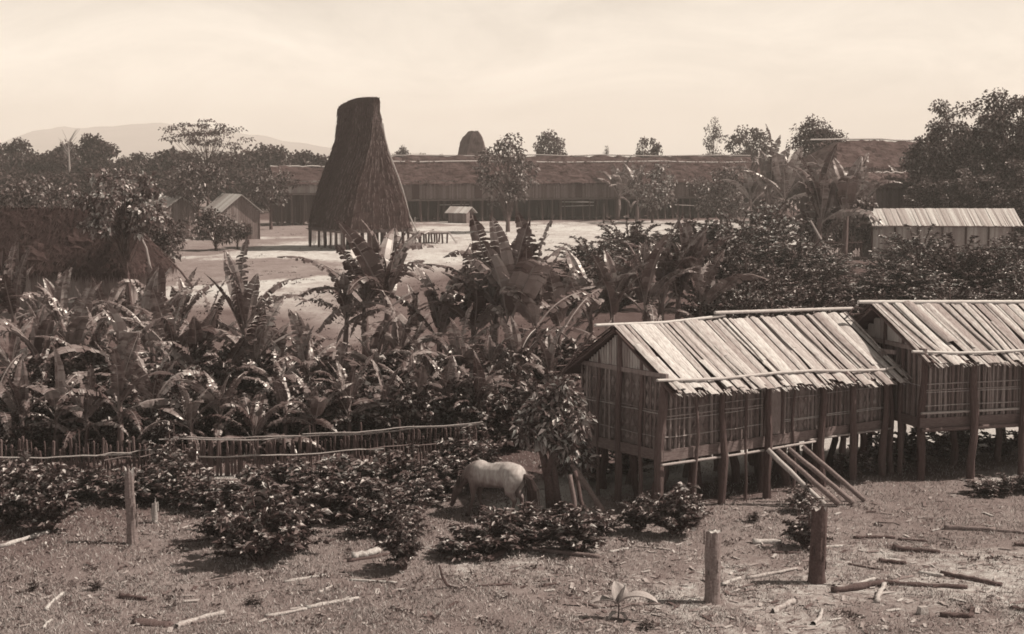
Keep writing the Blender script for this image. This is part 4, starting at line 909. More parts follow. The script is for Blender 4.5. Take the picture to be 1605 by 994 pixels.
# ------------------------------------------------------------------ trees
def tree_mesh(seed, H, Wd, z0, K, per, lsize, shape='round', m='leaf_tree', bark='bark', tr=.16, clus=.16, lean=0, aspect=.34):
    rng = np.random.default_rng(seed); pr = random.Random(seed); t = MB()
    top = Vector((lean, pr.uniform(-.2, .2), H*(.82 if shape != 'flat' else .72))); pts = [Vector((0, 0, -.2)), Vector((lean*.2, 0, H*.12)), Vector((lean*.45+pr.uniform(-.1, .1), pr.uniform(-.1, .1), H*.35)), Vector((lean*.7, .05, H*.58)), top]
    t.tube(pts, [tr*1.25, tr, tr*.85, tr*.55, tr*.2], 8, cap=False, jit=.06)
    cen = []; 
    for k in range(K):
        while True:
            u = np.array([pr.uniform(-1, 1), pr.uniform(-1, 1), pr.uniform(-1, 1)]); r = np.linalg.norm(u)
            if .35 < r < 1: break
        if shape == 'cone': u[:2] *= (1-.75*max(0, (u[2]+1)/2)); 
        if shape == 'flat': lev = pr.choice([.98, .98, .86, .72, .55, .4]); u[2] = (lev+pr.uniform(-.07, .05))*2-1-.25*(u[0]**2+u[1]**2); u[:2] *= (1.0 if lev > .8 else .85)
        if shape == 'mush': u[2] = abs(u[2])*.9+.1 if pr.random() < .7 else u[2]; u[:2] *= .65 if u[2] < .1 else 1
        if shape == 'column': u[:2] *= .75
        c = np.array([lean*.8+u[0]*Wd/2, u[1]*Wd/2, z0+(H-z0)*(u[2]+1)/2]); cen.append(c)
        cv = Vector(c); s = min(1, max(.15, (cv.z-(H-z0)*.35)/H)); kk = min(3, int(s*4)); b0 = pts[kk].lerp(pts[kk+1], s*4-kk)
        mid = b0.lerp(cv, .5)+Vector((0, 0, .06*H if shape != 'flat' else -.02*H)); t.tube([b0, mid, cv], [tr*.3, tr*.18, tr*.05], 4, cap=False)
    cen = np.array(cen); n = K*per; idx = np.repeat(np.arange(K), per)
    rad = Wd*clus*(.6+.8*rng.random(K)); off = rng.normal(size=(n, 3)); off /= np.linalg.norm(off, axis=1, keepdims=True); off *= rng.random((n, 1))**.45
    if shape == 'flat': off[:, 2] *= .28
    else: off[:, 2] *= .75
    pos = cen[idx]+off*rad[idx][:, None]; d = off+rng.normal(size=(n, 3))*.5; d[:, 2] -= .1
    v, f = leaf_arrays(rng, pos, d, lsize, aspect, .3, .4)
    return np_mesh('crown', v, f, m), t.mesh('trunk', bark, True)
def tree(px, d, ytop, pool, base, wpx, label, seed, grp=None, name='tree', hmul=1):
    """base: (H, W) the pool was modelled at; top at ytop when it stands d metres off"""
    H = ZD(ytop, d); sw = wpx*d/F/base[1]; sh = H/base[0]; rng = random.Random(seed)
    root = empty(name, (XD(px, d), d, gz(XD(px, d), d)), rng.uniform(0, 6.28)); root.scale = (sw, sw, sh); tag(root, label, 'tree', grp)
    c, t = pool[seed % len(pool)] if isinstance(pool, list) else pool; link('crown', c, root); link('trunk', t, root); return root
FAR = [tree_mesh(700+i, 9, 7, 1.2, 34, 90, .42, 'round', 'leaf_far', clus=.15, tr=.2) for i in range(5)]
rt = random.Random(31)
# left skyline
prof = [(-15, 224), (5, 222), (32, 219), (58, 232), (80, 234), (100, 226), (126, 222), (176, 224), (202, 240), (228, 238), (258, 232), (284, 236), (352, 240), (385, 230), (412, 223), (438, 229), (462, 238), (488, 237), (512, 240)]
for i, (x, y) in enumerate(prof):
    tree(x, 236+rt.uniform(-8, 14), y, FAR, (9, 7), rt.uniform(58, 78), f'round-headed tree of the left skyline, {ltr(i, len(prof))}', 800+i, 'trees of the left skyline')
mids = [(-5, 258), (28, 262), (64, 268), (98, 266), (132, 262), (168, 268), (206, 272), (246, 268), (288, 262), (340, 268), (372, 262), (404, 262), (440, 258)]
for i, (x, y) in enumerate(mids):
    tree(x, 222+rt.uniform(-10, 4) if x > 240 else 196+rt.uniform(-6, 4), y, FAR, (9, 7), rt.uniform(55, 75), f'lower dark tree under the left skyline, {ltr(i, len(mids))}', 830+i, 'lower trees at left')
cone = tree_mesh(720, 13, 8, 1, 60, 110, .42, 'cone', 'leaf_far', clus=.13, tr=.25); tree(150, 228, 200, cone, (13, 8), 82, 'tallest pointed dark tree on the left skyline', 1, name='tree')
flat = tree_mesh(721, 14, 11, 4.5, 70, 44, .30, 'flat', 'leaf_far', clus=.12, tr=.22); tree(327, 205, 192, flat, (14, 11), 128, 'flat-topped layered tree spreading over the left skyline', 2)
def bare_tree():
    g = G(110, 332); d = g.y; m = MB(); pr = random.Random(2); H = ZD(202, d)
    m.tube([(0, 0, 0), (.1, 0, H*.5), (0, 0, H*.85)], [.2, .15, .08], 6)
    for k in range(14):
        a = pr.uniform(0, 6.28); z = H*pr.uniform(.6, .85); l = pr.uniform(1, 2); m.tube([(0, 0, z), (math.cos(a)*l*.5, math.sin(a)*l*.5, z+l*.7), (math.cos(a)*l, math.sin(a)*l, z+l*1.3)], [.05, .035, .015], 4)
    o = m.build('bare_tree', 'bark_pale'); o.location = (g.x, d, 0); tag(o, 'thin leafless pale tree left of the tallest pointed tree', 'tree')
bare_tree()
# centre skyline, beyond the longhouses
ROUND = [tree_mesh(730+i, 11, 7, 3, 40, 90, .36, 'round', 'leaf_far', clus=.13, tr=.2) for i in range(3)]
for i, (x, y, w, l) in enumerate([(632, 230, 32, 'small round tree on the skyline right beside the communal house roof'), (668, 240, 26, 'tiny low tree on the skyline left of the far rounded thatch'), (694, 241, 14, 'tiniest tree just left of the far rounded thatch'),
       (860, 206, 58, 'round dark tree rising behind the middle of the longhouse'), (947, 229, 14, 'very thin small tree poking above the middle of the longhouse ridge'), (1020, 215, 48, 'airy pale-crowned tree above the longhouse ridge'), (1172, 200, 70, 'broad dark round tree left of the mushroom-headed one')]):
    tree(x, 262, y, ROUND, (11, 7), w, l, 860+i)
tree(1116, 255, 190, tree_mesh(740, 14, 5, 4, 34, 70, .3, 'column', 'leaf_far', clus=.2, tr=.16), (14, 5), 34, 'slender tall feathery tree on the skyline right of centre', 3)
tree(1276, 190, 187, tree_mesh(741, 12, 6, 4, 60, 90, .28, 'mush', 'leaf_far', clus=.16, tr=.2), (12, 6), 82, 'tall mushroom-headed tree between the longhouse and the big hip-roofed house', 4)
tree(1262, 186, 232, FAR, (9, 7), 80, 'lower bushy tree at the foot of the mushroom-headed tree', 5); tree(1305, 188, 240, FAR, (9, 7), 60, 'lower bushy tree just left of the big hip-roofed house', 6)
# big right hand trees
BIG = [tree_mesh(750+i, 13, 7.5, 1.0, 90, 175, .26, 'round', 'leaf_tree', clus=.105, tr=.25) for i in range(3)]
for i, (x, d, y, w, l) in enumerate([(1490, 142, 156, 130, 'large dark tree left of the tallest one at the right edge'), (1590, 138, 142, 160, 'tallest dark leafy tree at the right edge'), (1545, 150, 185, 150, 'large dark tree filling the gap between the two biggest trees at right'), (1450, 148, 225, 105, 'lower tree in front of the right end of the hip-roofed house'), (1640, 136, 200, 140, 'dark tree cut by the right edge'), (1530, 134, 262, 120, 'low dark tree right above the low bamboo house roof'), (1598, 132, 250, 120, 'low dark tree at the right edge above the low bamboo house'), (1462, 136, 275, 100, 'low dark tree above the left half of the low bamboo house')]):
    tree(x, d, y, BIG, (13, 7.5), w, l, 880+i)
# middle distance trees with legible leaves
def gtree(px, py, ytop, wpx, args, label, seed, name='tree'):
    d = G(px, py).y; H = ZD(ytop, d); Wm = wpx*d/F
    return tree(px, d, ytop, tree_mesh(seed, H, Wm, **args), (H, Wm), wpx, label, seed, name=name)
gtree(796, 364, 217, 98, dict(z0=2.6, K=50, per=55, lsize=.32, clus=.11, tr=.2), 'leafy dark tree standing alone in the clearing before the longhouse', 761)
gtree(1022, 350, 254, 70, dict(z0=1.5, K=34, per=60, lsize=.32, clus=.13, tr=.14, m='leaf_bright'), 'leafy tree beside the banana pair in front of the longhouse', 762)
gtree(1130, 352, 260, 92, dict(z0=.8, K=40, per=80, lsize=.3, clus=.14, tr=.15), 'dark bushy tree before the right part of the longhouse', 763)
gtree(425, 360, 264, 74, dict(z0=3.0, K=32, per=65, lsize=.3, clus=.15, tr=.16), 'leafy tree with a curved trunk between the gabled hut and the communal house', 764)
gtree(312, 372, 258, 96, dict(z0=3.2, K=34, per=60, lsize=.3, clus=.15, tr=.14), 'dark loose tree above the two small huts', 765)
gtree(338, 392, 326, 58, dict(z0=.6, K=26, per=80, lsize=.24, clus=.16, tr=.1), 'dark round small tree in front of the gabled hut', 766)
gtree(272, 388, 345, 50, dict(z0=.5, K=20, per=60, lsize=.22, clus=.17, tr=.08), 'small leafy tree in front of the bright-roofed hut', 767)
gtree(372, 390, 345, 40, dict(z0=.5, K=16, per=50, lsize=.22, clus=.18, tr=.07), 'small pale-leaved tree at the left corner of the gabled hut', 768)
gtree(204, 490, 268, 138, dict(z0=3.5, K=60, per=60, lsize=.24, clus=.085, tr=.10, lean=-.5, m='leaf_bright'), 'bright-leaved tree behind the dark thatched house at left', 769)
gtree(245, 455, 330, 80, dict(z0=1.4, K=34, per=70, lsize=.2, clus=.13, tr=.09), 'lower leafy tree right of the dark thatched roof', 770)
gtree(70, 392, 285, 120, dict(z0=.6, K=40, per=80, lsize=.3, clus=.13, tr=.15), 'dark bushy tree behind the ridge of the thatched house at the left edge', 771)
gtree(10, 395, 290, 90, dict(z0=.6, K=34, per=80, lsize=.3, clus=.14, tr=.15), 'dark bushy tree cut by the left edge above the thatch', 772)
gtree(1330, 405, 300, 90, dict(z0=.4, K=40, per=90, lsize=.26, clus=.13, tr=.12), 'dark tree immediately left of the low bamboo house', 773)
gtree(1282, 400, 320, 70, dict(z0=.4, K=30, per=90, lsize=.26, clus=.14, tr=.12), 'dark low tree left of the one beside the low bamboo house', 774)
# curved pale trunk of the bright-leaved tree by the thatched house, and a leaning trunk in the thicket
for (a, b, c, z1, z2, l) in [((246, 495), (240, 430), (229, 372), 1.4, 3.1, 'curved pale trunk of the bright-leaved tree at the right end of the dark thatched roof')]:
    g = G(*a); d = g.y; m = MB(); m.tube([(0, 0, 0), (XD(b[0], d)-g.x, 0, z1), (XD(c[0], d)-g.x, 0, z2+.2), (XD(c[0]-6, d)-g.x, 0, z2+.6)], [.07, .06, .05, .04], 6); o = m.build('curved_trunk', 'bark_pale'); o.location = g; tag(o, l, 'sapling')
g = G(1330, 425); m = MB(); m.tube([(0, 0, 0), (-1.6, 0, 1.6), (-2.6, .2, 3.4)], [.14, .11, .08], 6); o = m.build('dead_tree', 'bark_pale'); o.location = g; tag(o, 'leaning pale dead tree left of the low bamboo house', 'tree')
# small tree beside the granary gable
def granary_tree():
    d = G(862, 797).y; rng = np.random.default_rng(9); pr = random.Random(9); s = d/F
    root = empty('small_tree', (XD(862, d), d, 0)); tag(root, 'small bright-leaved tree with a dark crooked trunk between the horse and the granary', 'tree')
    def q(px, py, dy=0): return Vector((XD(px, d)-XD(862, d), dy, max(0, ZD(py, d))))
    t = MB()
    t.tube([q(866, 800), q(862, 760), q(852, 715, .1), q(842, 690, .1), q(826, 678, .1)], [.13, .11, .08, .05, .02], 8, jit=.08)
    t.tube([q(858, 745), q(872, 700), q(882, 660), q(885, 620)], [.09, .07, .04, .02], 7, jit=.08); t.tube([q(876, 700), q(895, 690, -.2), q(908, 700, -.2)], [.06, .04, .02], 5)
    t.tube([q(876, 800), q(872, 760), q(868, 720)], [.09, .08, .07], 7, jit=.1)
    t.build('trunk', 'log_dark', root, True)
    cl = [(870, 630, 26), (848, 640, 24), (890, 625, 26), (905, 655, 26), (885, 660, 28), (862, 655, 30), (835, 660, 22), (905, 690, 22), (890, 700, 22), (915, 720, 18), (875, 685, 24), (848, 680, 24), (912, 745, 14), (895, 730, 16), (822, 675, 16), (880, 608, 18)]
    pos = []; dr = []
    for (x, y, r) in cl:
        c = q(x, y, pr.uniform(-.35, .35)); rr_ = r*s
        for _ in range(int(r*11)):
            o = Vector((pr.gauss(0, 1), pr.gauss(0, 1), pr.gauss(0, 1))).normalized()*rr_*pr.random()**.5
            pos.append(c+o); dr.append(o.normalized()*.6+Vector((pr.gauss(0, .7), pr.gauss(0, .7), pr.gauss(-.25, .4))))
    v, f = leaf_arrays(rng, np.array(pos), np.array(dr), .15, .22, .3, .4)
    link('crown', np_mesh('crown', v, f, 'leaf_bright'), root)
granary_tree()
for i, ((a, b), r, w) in enumerate([(((903, 815), (896, 748)), .055, 'left'), (((917, 812), (903, 742)), .05, 'middle'), (((946, 803), (898, 730)), .065, 'right, most slanting')]):
    g = G(*a); d = g.y; t = Vector((XD(b[0], d), d+.25, ZD(b[1], d)))
    cyl_between('leaning_log', g, t, r, 'log_mid' if i != 1 else 'log_dark', f'{w} one of three dark logs propped beside the small tree', 'log', 'propped logs', taper=.85)

# far wood: a mass nobody could count
def far_woods():
    rng = np.random.default_rng(3); n = 26000; px = np.where(rng.random(n) < .7, rng.uniform(-60, 560, n), rng.uniform(1180, 1700, n)); d = rng.uniform(300, 380, n)
    h = 5.2+1.6*np.sin(px*.05)+1.2*np.sin(px*.13+1)+.7*np.sin(px*.31)
    pos = np.stack([(px-802.5)*d/F, d, h*rng.random(n)**.6], -1)
    v, f = leaf_arrays(rng, pos, rng.normal(size=(n, 3)), 1.3, .4, .3, .3); o = link('far_woods', np_mesh('far_woods', v, f, 'leaf_far')); tag(o, kind='stuff', label='hazy far wood along the horizon', cat='wood')
far_woods()

# ------------------------------------------------------------------ horse
def horse():
    g = G(772, 808); root_loc = Vector((g.x, g.y, gz(g.x, g.y)))
    segs = []                                                 # (p, q, r0, r1) with x forward (head), y left, z up
    def S_(p, q, r0, r1): segs.append((Vector(p), Vector(q), r0, r1))
    S_((-.50, 0, .97), (.30, 0, .94), .245, .25); S_((-.28, 0, .90), (.24, 0, .87), .245, .25); S_((-.56, 0, .98), (-.42, 0, 1.0), .25, .26); S_((.30, 0, 1.0), (.50, 0, .93), .24, .20)
    S_((.34, 0, 1.09), (.18, 0, 1.07), .10, .11); S_((-.60, .08, .95), (-.55, -.08, .95), .21, .21); S_((-.1, 0, 1.06), (-.4, 0, 1.10), .16, .16)
    S_((.40, 0, 1.00), (.62, 0, .84), .20, .14); S_((.62, 0, .84), (.80, 0, .66), .14, .10)          # neck reaching down
    S_((.82, 0, .64), (.90, 0, .52), .085, .10); S_((.83, 0, .52), (.87, 0, .46), .085, .075); S_((.92, 0, .50), (1.01, 0, .24), .088, .058); S_((.99, 0, .26), (1.03, 0, .17), .06, .056)
    for s in (-1, 1):
        S_((.40, s*.13, .80), (.40, s*.14, .55), .12, .075); S_((.40, s*.14, .55), (.41, s*.14, .36), .065, .05); S_((.41, s*.14, .36), (.42+.08*s, s*.14, .12), .045, .036); S_((.42+.08*s, s*.14, .12), (.45+.08*s, s*.14, .02), .042, .055)
        S_((-.56, s*.14, .88), (-.50, s*.15, .66), .19, .12); S_((-.50, s*.15, .66), (-.64, s*.15, .46), .10, .06); S_((-.64, s*.15, .46), (-.60+.05*s, s*.15, .14), .052, .038); S_((-.60+.05*s, s*.15, .14), (-.57+.05*s, s*.15, .02), .044, .056)
        S_((.84, s*.06, .70), (.83, s*.10, .83), .034, .012)                                          # ears
    bm = bmesh.new()
    for p, q, r0, r1 in segs:
        n = 7
        for i in range(n+1):
            t = i/n; bmesh.ops.create_icosphere(bm, subdivisions=2, radius=r0+(r1-r0)*t, matrix=Matrix.Translation(p.lerp(q, t)))
    me = bpy.data.meshes.new('tmp'); bm.to_mesh(me); bm.free(); tmp = link('tmp', me)
    rm = tmp.modifiers.new('r', 'REMESH'); rm.mode = 'VOXEL'; rm.voxel_size = .018; sm = tmp.modifiers.new('s', 'SMOOTH'); sm.iterations = 16; sm.factor = .6
    dg = bpy.context.evaluated_depsgraph_get(); dg.update(); body = bpy.data.meshes.new_from_object(tmp.evaluated_get(dg)); bpy.data.objects.remove(tmp)
    body.name = 'body'; body.polygons.foreach_set('use_smooth', [True]*len(body.polygons))
    n = len(body.vertices); co = np.empty(n*3, np.float32); body.vertices.foreach_get('co', co); co = co.reshape(-1, 3)
    x, y, z = co[:, 0], co[:, 1], co[:, 2]
    def ss(a, b, t): t = np.clip((t-a)/(b-a), 0, 1); return t*t*(3-2*t)
    wob = .02*np.sin(x*31+z*17)+.015*np.sin(z*41-x*9)
    wob = wob*1.6; pale = 1-ss(.16, .56, x+wob+(.9-z)*.2)                   # neck and head are brown
    pale *= ss(.66, .98, z+wob+.22*ss(-.25, -.6, x))*.9+.1*ss(.4, .6, z)            # belly and legs darker, the belly partly as painted shade
    coat = .105+.26*pale
    body.materials.clear(); m = bpy.data.materials.new('coat'); m.use_nodes = True; t = m.node_tree; b = t.nodes['Principled BSDF']; b.inputs['Roughness'].default_value = .55; b.inputs['Specular IOR Level'].default_value = .25
    at = body.attributes.new('coat', 'FLOAT', 'POINT'); at.data.foreach_set('value', coat.astype(np.float32))
    a = N(t, 'ShaderNodeAttribute', attribute_name='coat'); no = N(t, 'ShaderNodeTexNoise'); no.inputs['Scale'].default_value = 14; no.inputs['Detail'].default_value = 5
    tc = N(t, 'ShaderNodeTexCoord'); mp = N(t, 'ShaderNodeMapping'); mp.inputs['Scale'].default_value = (1.6, 1, .5); t.links.new(tc.outputs['Object'], mp.inputs[0]); t.links.new(mp.outputs[0], no.inputs[0])
    mr = N(t, 'ShaderNodeMapRange'); mr.inputs['To Min'].default_value = .35; mr.inputs['To Max'].default_value = 1.65; t.links.new(no.outputs[0], mr.inputs[0])
    mu = N(t, 'ShaderNodeMath', operation='MULTIPLY'); t.links.new(a.outputs['Fac'], mu.inputs[0]); t.links.new(mr.outputs[0], mu.inputs[1])
    sc = sepia(t, mu.outputs[0]); t.links.new(sc.outputs[0], b.inputs['Base Color'])
    body.materials.append(m)
    root = empty('horse', root_loc, R(180-30)); tag(root, 'small horse with a pale body and dark head grazing among the bushes', 'horse')
    link('body', body, root)
    pr = random.Random(6); mb = MB()
    for k in range(60):                                         # tail
        a = pr.gauss(0, .035); b_ = pr.gauss(0, .035); L_ = pr.uniform(.55, .85)
        mb.tube([(-.76+b_*.3, a*.5, 1.02), (-.88+b_, a, .92), (-.96+b_*1.5, a*1.7, .70), (-.97+b_*2, a*2.4, .95-L_)], [.012, .014, .012, .004], 4, cap=False)
    mb.build('tail', 'hair', root); mb = MB()
    for k in range(90):                                         # mane falls on the near side
        s = pr.random(); p = Vector((.34, 0, 1.19)).lerp(Vector((.84, 0, .76)), s)+Vector((0, 0, .0)); sd_ = 1 if pr.random() < .75 else -1; l = pr.uniform(.1, .22)
        mb.tube([p, p+Vector((.02, sd_*.09, -.03)), p+Vector((pr.uniform(-.04, .05), sd_*.15, -l))], [.009, .011, .003], 4, cap=False)
    mb.build('mane', 'hair', root)
    mb = MB()
    for s in (-1, 1):
        bmv = bmesh.new(); bmesh.ops.create_icosphere(bmv, subdivisions=2, radius=.016, matrix=Matrix.Translation((.95, s*.082, .50))); mb.add([v.co for v in bmv.verts], [[v.index for v in f.verts] for f in bmv.faces]); bmv.free()
    mb.build('eye', 'hair', root, True)
    for s in (-1, 1):
        for (hx) in (.47+.08*s, -.56+.05*s):
            mb = MB(); yy = s*(.14 if hx > 0 else .15); mb.tube([(hx, yy, -.005), (hx-.015, yy, .06)], [.062, .05], 10); mb.build('hoof', 'hair', root, True)
horse()

# ------------------------------------------------------------------ stumps
def stump(px, py, ytop, wpx, label, seed, mt, jag=.06, lean=0):
    g = G(px, py); d = g.y; H = ZD(ytop, d); r = wpx*d/F/2; pr = random.Random(seed); n = 22; rows = 22; mb = MB()
    for j in range(rows+1):
        s = j/rows
        for i in range(n):
            a = 2*math.pi*i/n; k = 1+(.28 if jag > .1 else .10)*mnoise.noise(Vector((math.cos(a)*1.6+seed, math.sin(a)*1.6, s*3)))+.09*mnoise.noise(Vector((math.cos(a)*5+seed, math.sin(a)*5, s*2.2)))+.18*max(0, .12-s)/.12
            zz = H*s+(jag*H*(mnoise.noise(Vector((math.cos(a)*2.3, math.sin(a)*2.3, seed))))*2 if j == rows else 0)
            if j == rows: zz += jag*H*pr.uniform(-.5, .8)
            if j == 0: zz = -.08
            mb.v.append((math.cos(a)*r*k+lean*s, math.sin(a)*r*k, zz))
    for j in range(rows):
        for i in range(n): mb.f.append((j*n+i, j*n+(i+1) % n, (j+1)*n+(i+1) % n, (j+1)*n+i))
    root = empty('stump_post', (g.x, g.y, gz(g.x, g.y))); tag(root, label, 'stump')
    tm = mb; c = MB(); k = len(c.v)
    ring = mb.v[-n:]; cz = sum(p[2] for p in ring)/n-.01
    c.v = [(p[0]*.97, p[1]*.97, p[2]-.012) for p in ring]+[(lean, 0, cz)]; c.f = [(i, (i+1) % n, n) for i in range(n)]; c.build('cut_top', 'log_pale', root)
    # flaking bark plates
    b = MB()
    for _ in range(9):
        a = pr.uniform(0, 6.28); z = pr.uniform(.1, .85)*H; l = pr.uniform(.08, .3); w = pr.uniform(.1, .3)
        o = [Vector((math.cos(a+q)*(r*1.09), math.sin(a+q)*(r*1.09), zz)) for q, zz in ((-w, z), (w, z+.02), (w*.6, z+l), (-w*.7, z+l*.9))]
        o2 = [p*1+Vector((math.cos(a)*.015, math.sin(a)*.015, 0)) for p in o]; b.add(o+o2, [(4, 5, 6, 7), (0, 4, 7, 3), (1, 2, 6, 5), (2, 3, 7, 6), (0, 1, 5, 4)])
    tm.add(b.v, b.f); tm.build('trunk', mt, root)
    
stump(1116, 941, 829, 25, 'smooth upright stump post, the nearer of the two before the granary', 3, 'log_mid', .03, .01)
stump(1280, 910, 794, 25, 'rough dark stump post with bark, right of the smooth one', 7, 'log_dark', .045, .03)
stump(208, 853, 745, 15, 'tall jagged-topped weathered post standing alone at left', 11, 'log_mid', .11, -.04)
stump(243, 822, 793, 9, 'short small stump right of the jagged post', 13, 'log_pale', .1, 0)

# ------------------------------------------------------------------ logs, sticks, chips
LG = [(0, 862, 76, 841, 4, 'log_pale', 'long pale pole lying at the left edge below the bushes'), (72, 960, 100, 931, 3.2, 'log_pale', 'pale short stick pointing away, near the left edge'), (108, 962, 160, 947, 2, 'log_mid', 'thin curved stick right of the short pale one at left'),
 (188, 938, 230, 943, 5, 'log_dark', 'short dark log left of centre of the left foreground'), (277, 986, 350, 965, 5, 'log_pale', 'thick pale pole lying beside the curled bark slab'), (68, 987, 80, 975, 2.4, 'log_pale', 'tiny pale stick at the bottom left corner'),
 (446, 914, 512, 902, 2.6, 'log_pale', 'straight pale stick above the long crooked one'), (480, 952, 562, 938, 4, 'log_pale', 'long pale crooked branch in the middle left foreground'), (416, 966, 480, 953, 3, 'log_pale', 'thin pale branch touching the left end of the crooked one'), (500, 930, 521, 919, 2.6, 'log_pale', 'small pale stick right above the crooked branch'),
 (545, 881, 612, 872, 3.2, 'log_dark', 'dark strip under the pale wood chunk'), (552, 876, 596, 868, 6.5, 'log_pale', 'pale wood chunk left of the isolated round bush'), (548, 908, 622, 912, 2, 'log_pale', 'slim pale twig below the isolated round bush'), (300, 916, 372, 902, 1.8, 'log_mid', 'faint thin twig in the left grass'),  # first entry: dark strip along the lower side of the pale chunk
 (765, 877, 794, 861, 6.5, 'log_dark', 'stubby round log with a dark cut end'), (790, 855, 940, 869, 4.2, 'log_mid', 'long dark branch lying right of the stubby log'), (672, 866, 785, 862, 3, 'log_mid', 'grey branch behind the stubby round log'), (700, 872, 765, 858, 2, 'log_pale', 'thin pale twig crossing the grey branch'), (748, 919, 802, 914, 2.4, 'log_dark', 'thin dark stick below the stubby log'),
 (845, 918, 872, 914, 2.4, 'log_dark', 'short dark stick left of the big-leaved seedling'), (930, 953, 1035, 948, 2.6, 'log_mid', 'grey strip standing in for a shadow behind the big-leaved seedling'), (1132, 916, 1160, 908, 4, 'log_pale', 'short pale pole end touching the smooth stump'), (1170, 907, 1250, 890, 3.4, 'log_pale', 'long pale pole between the two stump posts'),  # the grey strip behind the seedling is a shadow laid down as a solid
 (1212, 956, 1244, 943, 5.5, 'log_pale', 'hollow pale bamboo offcut below the two stumps'), (1276, 975, 1289, 956, 4, 'log_pale', 'small pale bamboo offcut standing askew at bottom right'), (1305, 926, 1384, 916, 6.5, 'log_dark', 'thick dark log at the left of the right-hand pile'), (1372, 914, 1516, 923, 5.5, 'log_dark', 'long dark log at the right of the right-hand pile'),
 (1373, 943, 1387, 917, 5, 'log_pale', 'pale-ended log pointing at the viewer in the right-hand pile'), (1330, 921, 1370, 908, 3.6, 'log_pale', 'pale split stick on the right-hand pile'), (1385, 917, 1430, 903, 3, 'log_mid', 'grey stick at the top of the right-hand pile'), (1475, 898, 1570, 918, 4.8, 'log_dark', 'slanting dark pole right of the right-hand pile'),
 (1400, 859, 1473, 866, 5.2, 'log_dark', 'thick short dark log under the upper right pair of sticks'), (1338, 842, 1403, 841, 3, 'log_dark', 'dark stick, left one of the upper right pair'), (1408, 843, 1453, 845, 2.8, 'log_dark', 'dark stick, right one of the upper right pair'), (1480, 828, 1560, 834, 4.8, 'log_mid', 'grey-brown log near the right edge below the granary'),
 (1560, 834, 1615, 840, 3, 'log_mid', 'thin end of a pole cut by the right edge'), (1378, 877, 1420, 881, 4.5, 'log_dark', 'short blackened log above the right-hand pile'), (1473, 966, 1522, 969, 5, 'log_dark', 'dark log at bottom right'), (1180, 853, 1224, 851, 5, 'log_pale', 'flat pale slab left of the rough stump'), (1210, 867, 1252, 869, 2.4, 'log_dark', 'thin dark stick below the flat pale slab'),
 (1590, 856, 1612, 858, 3.5, 'log_dark', 'dark stick end at the right edge'), (1440, 896, 1478, 902, 4, 'log_pale', 'pale chunk right above the right-hand pile'), (1330, 884, 1385, 892, 2, 'log_dark', 'thin dark twig above the right-hand pile'), (1585, 958, 1612, 962, 4, 'log_dark', 'dark log end at the right edge near the bottom'), (1290, 855, 1320, 853, 2.4, 'log_pale', 'small pale stick right of the rough stump'),
 (1360, 838, 1365, 836, 2, 'log_pale', 'tiny pale chip near the upper right pair of sticks'), (285, 850, 330, 846, 2.4, 'log_dark', 'dark stick right of the jagged post by the bushes'), (955, 862, 985, 858, 2, 'log_pale', 'pale twig right of the long dark branch')]
random.seed(12)
for (x0, y0, x1, y1, r, m, l) in LG:
    a, b = G(x0, y0), G(x1, y1); rr_ = r*a.y/F*1.0; a.z = gz(a.x, a.y)+rr_*.45; b.z = gz(b.x, b.y)+rr_*.55
    cyl_between('log' if r > 3 else 'stick', a, b, rr_, m, l, 'log' if r > 3 else 'stick', bend=random.uniform(-.04, .04)*(b-a).length, hollow=('hollow' in l or 'offcut' in l or 'thick pale' in l), jit=.2, taper=random.uniform(.6, 1), seg_=9)
# curled bark slab, block, forked twig
def bark_slab():
    g = G(240, 980); mb = MB(); n = 12
    for j in range(9):
        x = -.36+.72*j/8
        for i in range(n): a = math.pi*(.06+.88*i/(n-1)); k = .11*(1+.2*math.sin(j*1.1))*(1-.5*abs(x)/.4); mb.v.append((x, math.cos(a)*k*1.5, .0+math.sin(a)*k*.95+.01*math.sin(j*2)))
    mb.f = [(j*n+i, j*n+i+1, (j+1)*n+i+1, (j+1)*n+i) for j in range(8) for i in range(n-1)]
    o = mb.build('bark_slab', 'log_dark', smooth=True); so_ = o.modifiers.new('s', 'SOLIDIFY'); so_.thickness = .02; o.location = g; o.rotation_euler = (0, .04, R(-14)); tag(o, 'curled slab of dark bark in the bottom left foreground', 'bark')
    g = G(1446, 968-6); m = MB(); m.box((0, 0, .06), (.17, .13, .13), Matrix.Rotation(.4, 3, 'Z'), .8); o = m.build('wood_block', 'log_pale'); o.location = g; tag(o, 'small pale squared wood block at bottom right', 'wood block')
    g = G(700, 922); m = MB(); s = g.y/F
    m.tube([(.05, 0, 0), (-.02*1, 0, .10), (-.08, 0, .22), (-.13, 0, .42)], [.022, .025, .022, .018], 6, jit=.1); m.tube([(-.05, 0, .16), (-.16, -.05, .18), (-.24, -.1, .10)], [.015, .014, .008], 5); m.tube([(.0, 0, .06), (.12, 0, .03)], [.02, .012], 5)
    o = m.build('forked_stick', 'log_dark'); o.location = g; tag(o, 'crooked forked stick standing upright below the isolated bush', 'stick')
    g = G(680, 972); m = MB()
    for a in (0, 1.9, 4.0): m.add([(0, 0, 0), (math.cos(a)*.12, math.sin(a)*.12, .10), (math.cos(a+.6)*.16, math.sin(a+.6)*.16, .14), (math.cos(a+1.1)*.10, math.sin(a+1.1)*.1, .05)], [(0, 1, 2, 3)])
    o = m.build('fallen_leaf', 'log_mid'); o.location = g; mo = o.modifiers.new('s', 'SOLIDIFY'); mo.thickness = .006; tag(o, 'crumpled dry leaf on the grass at bottom centre', 'leaf')
bark_slab()
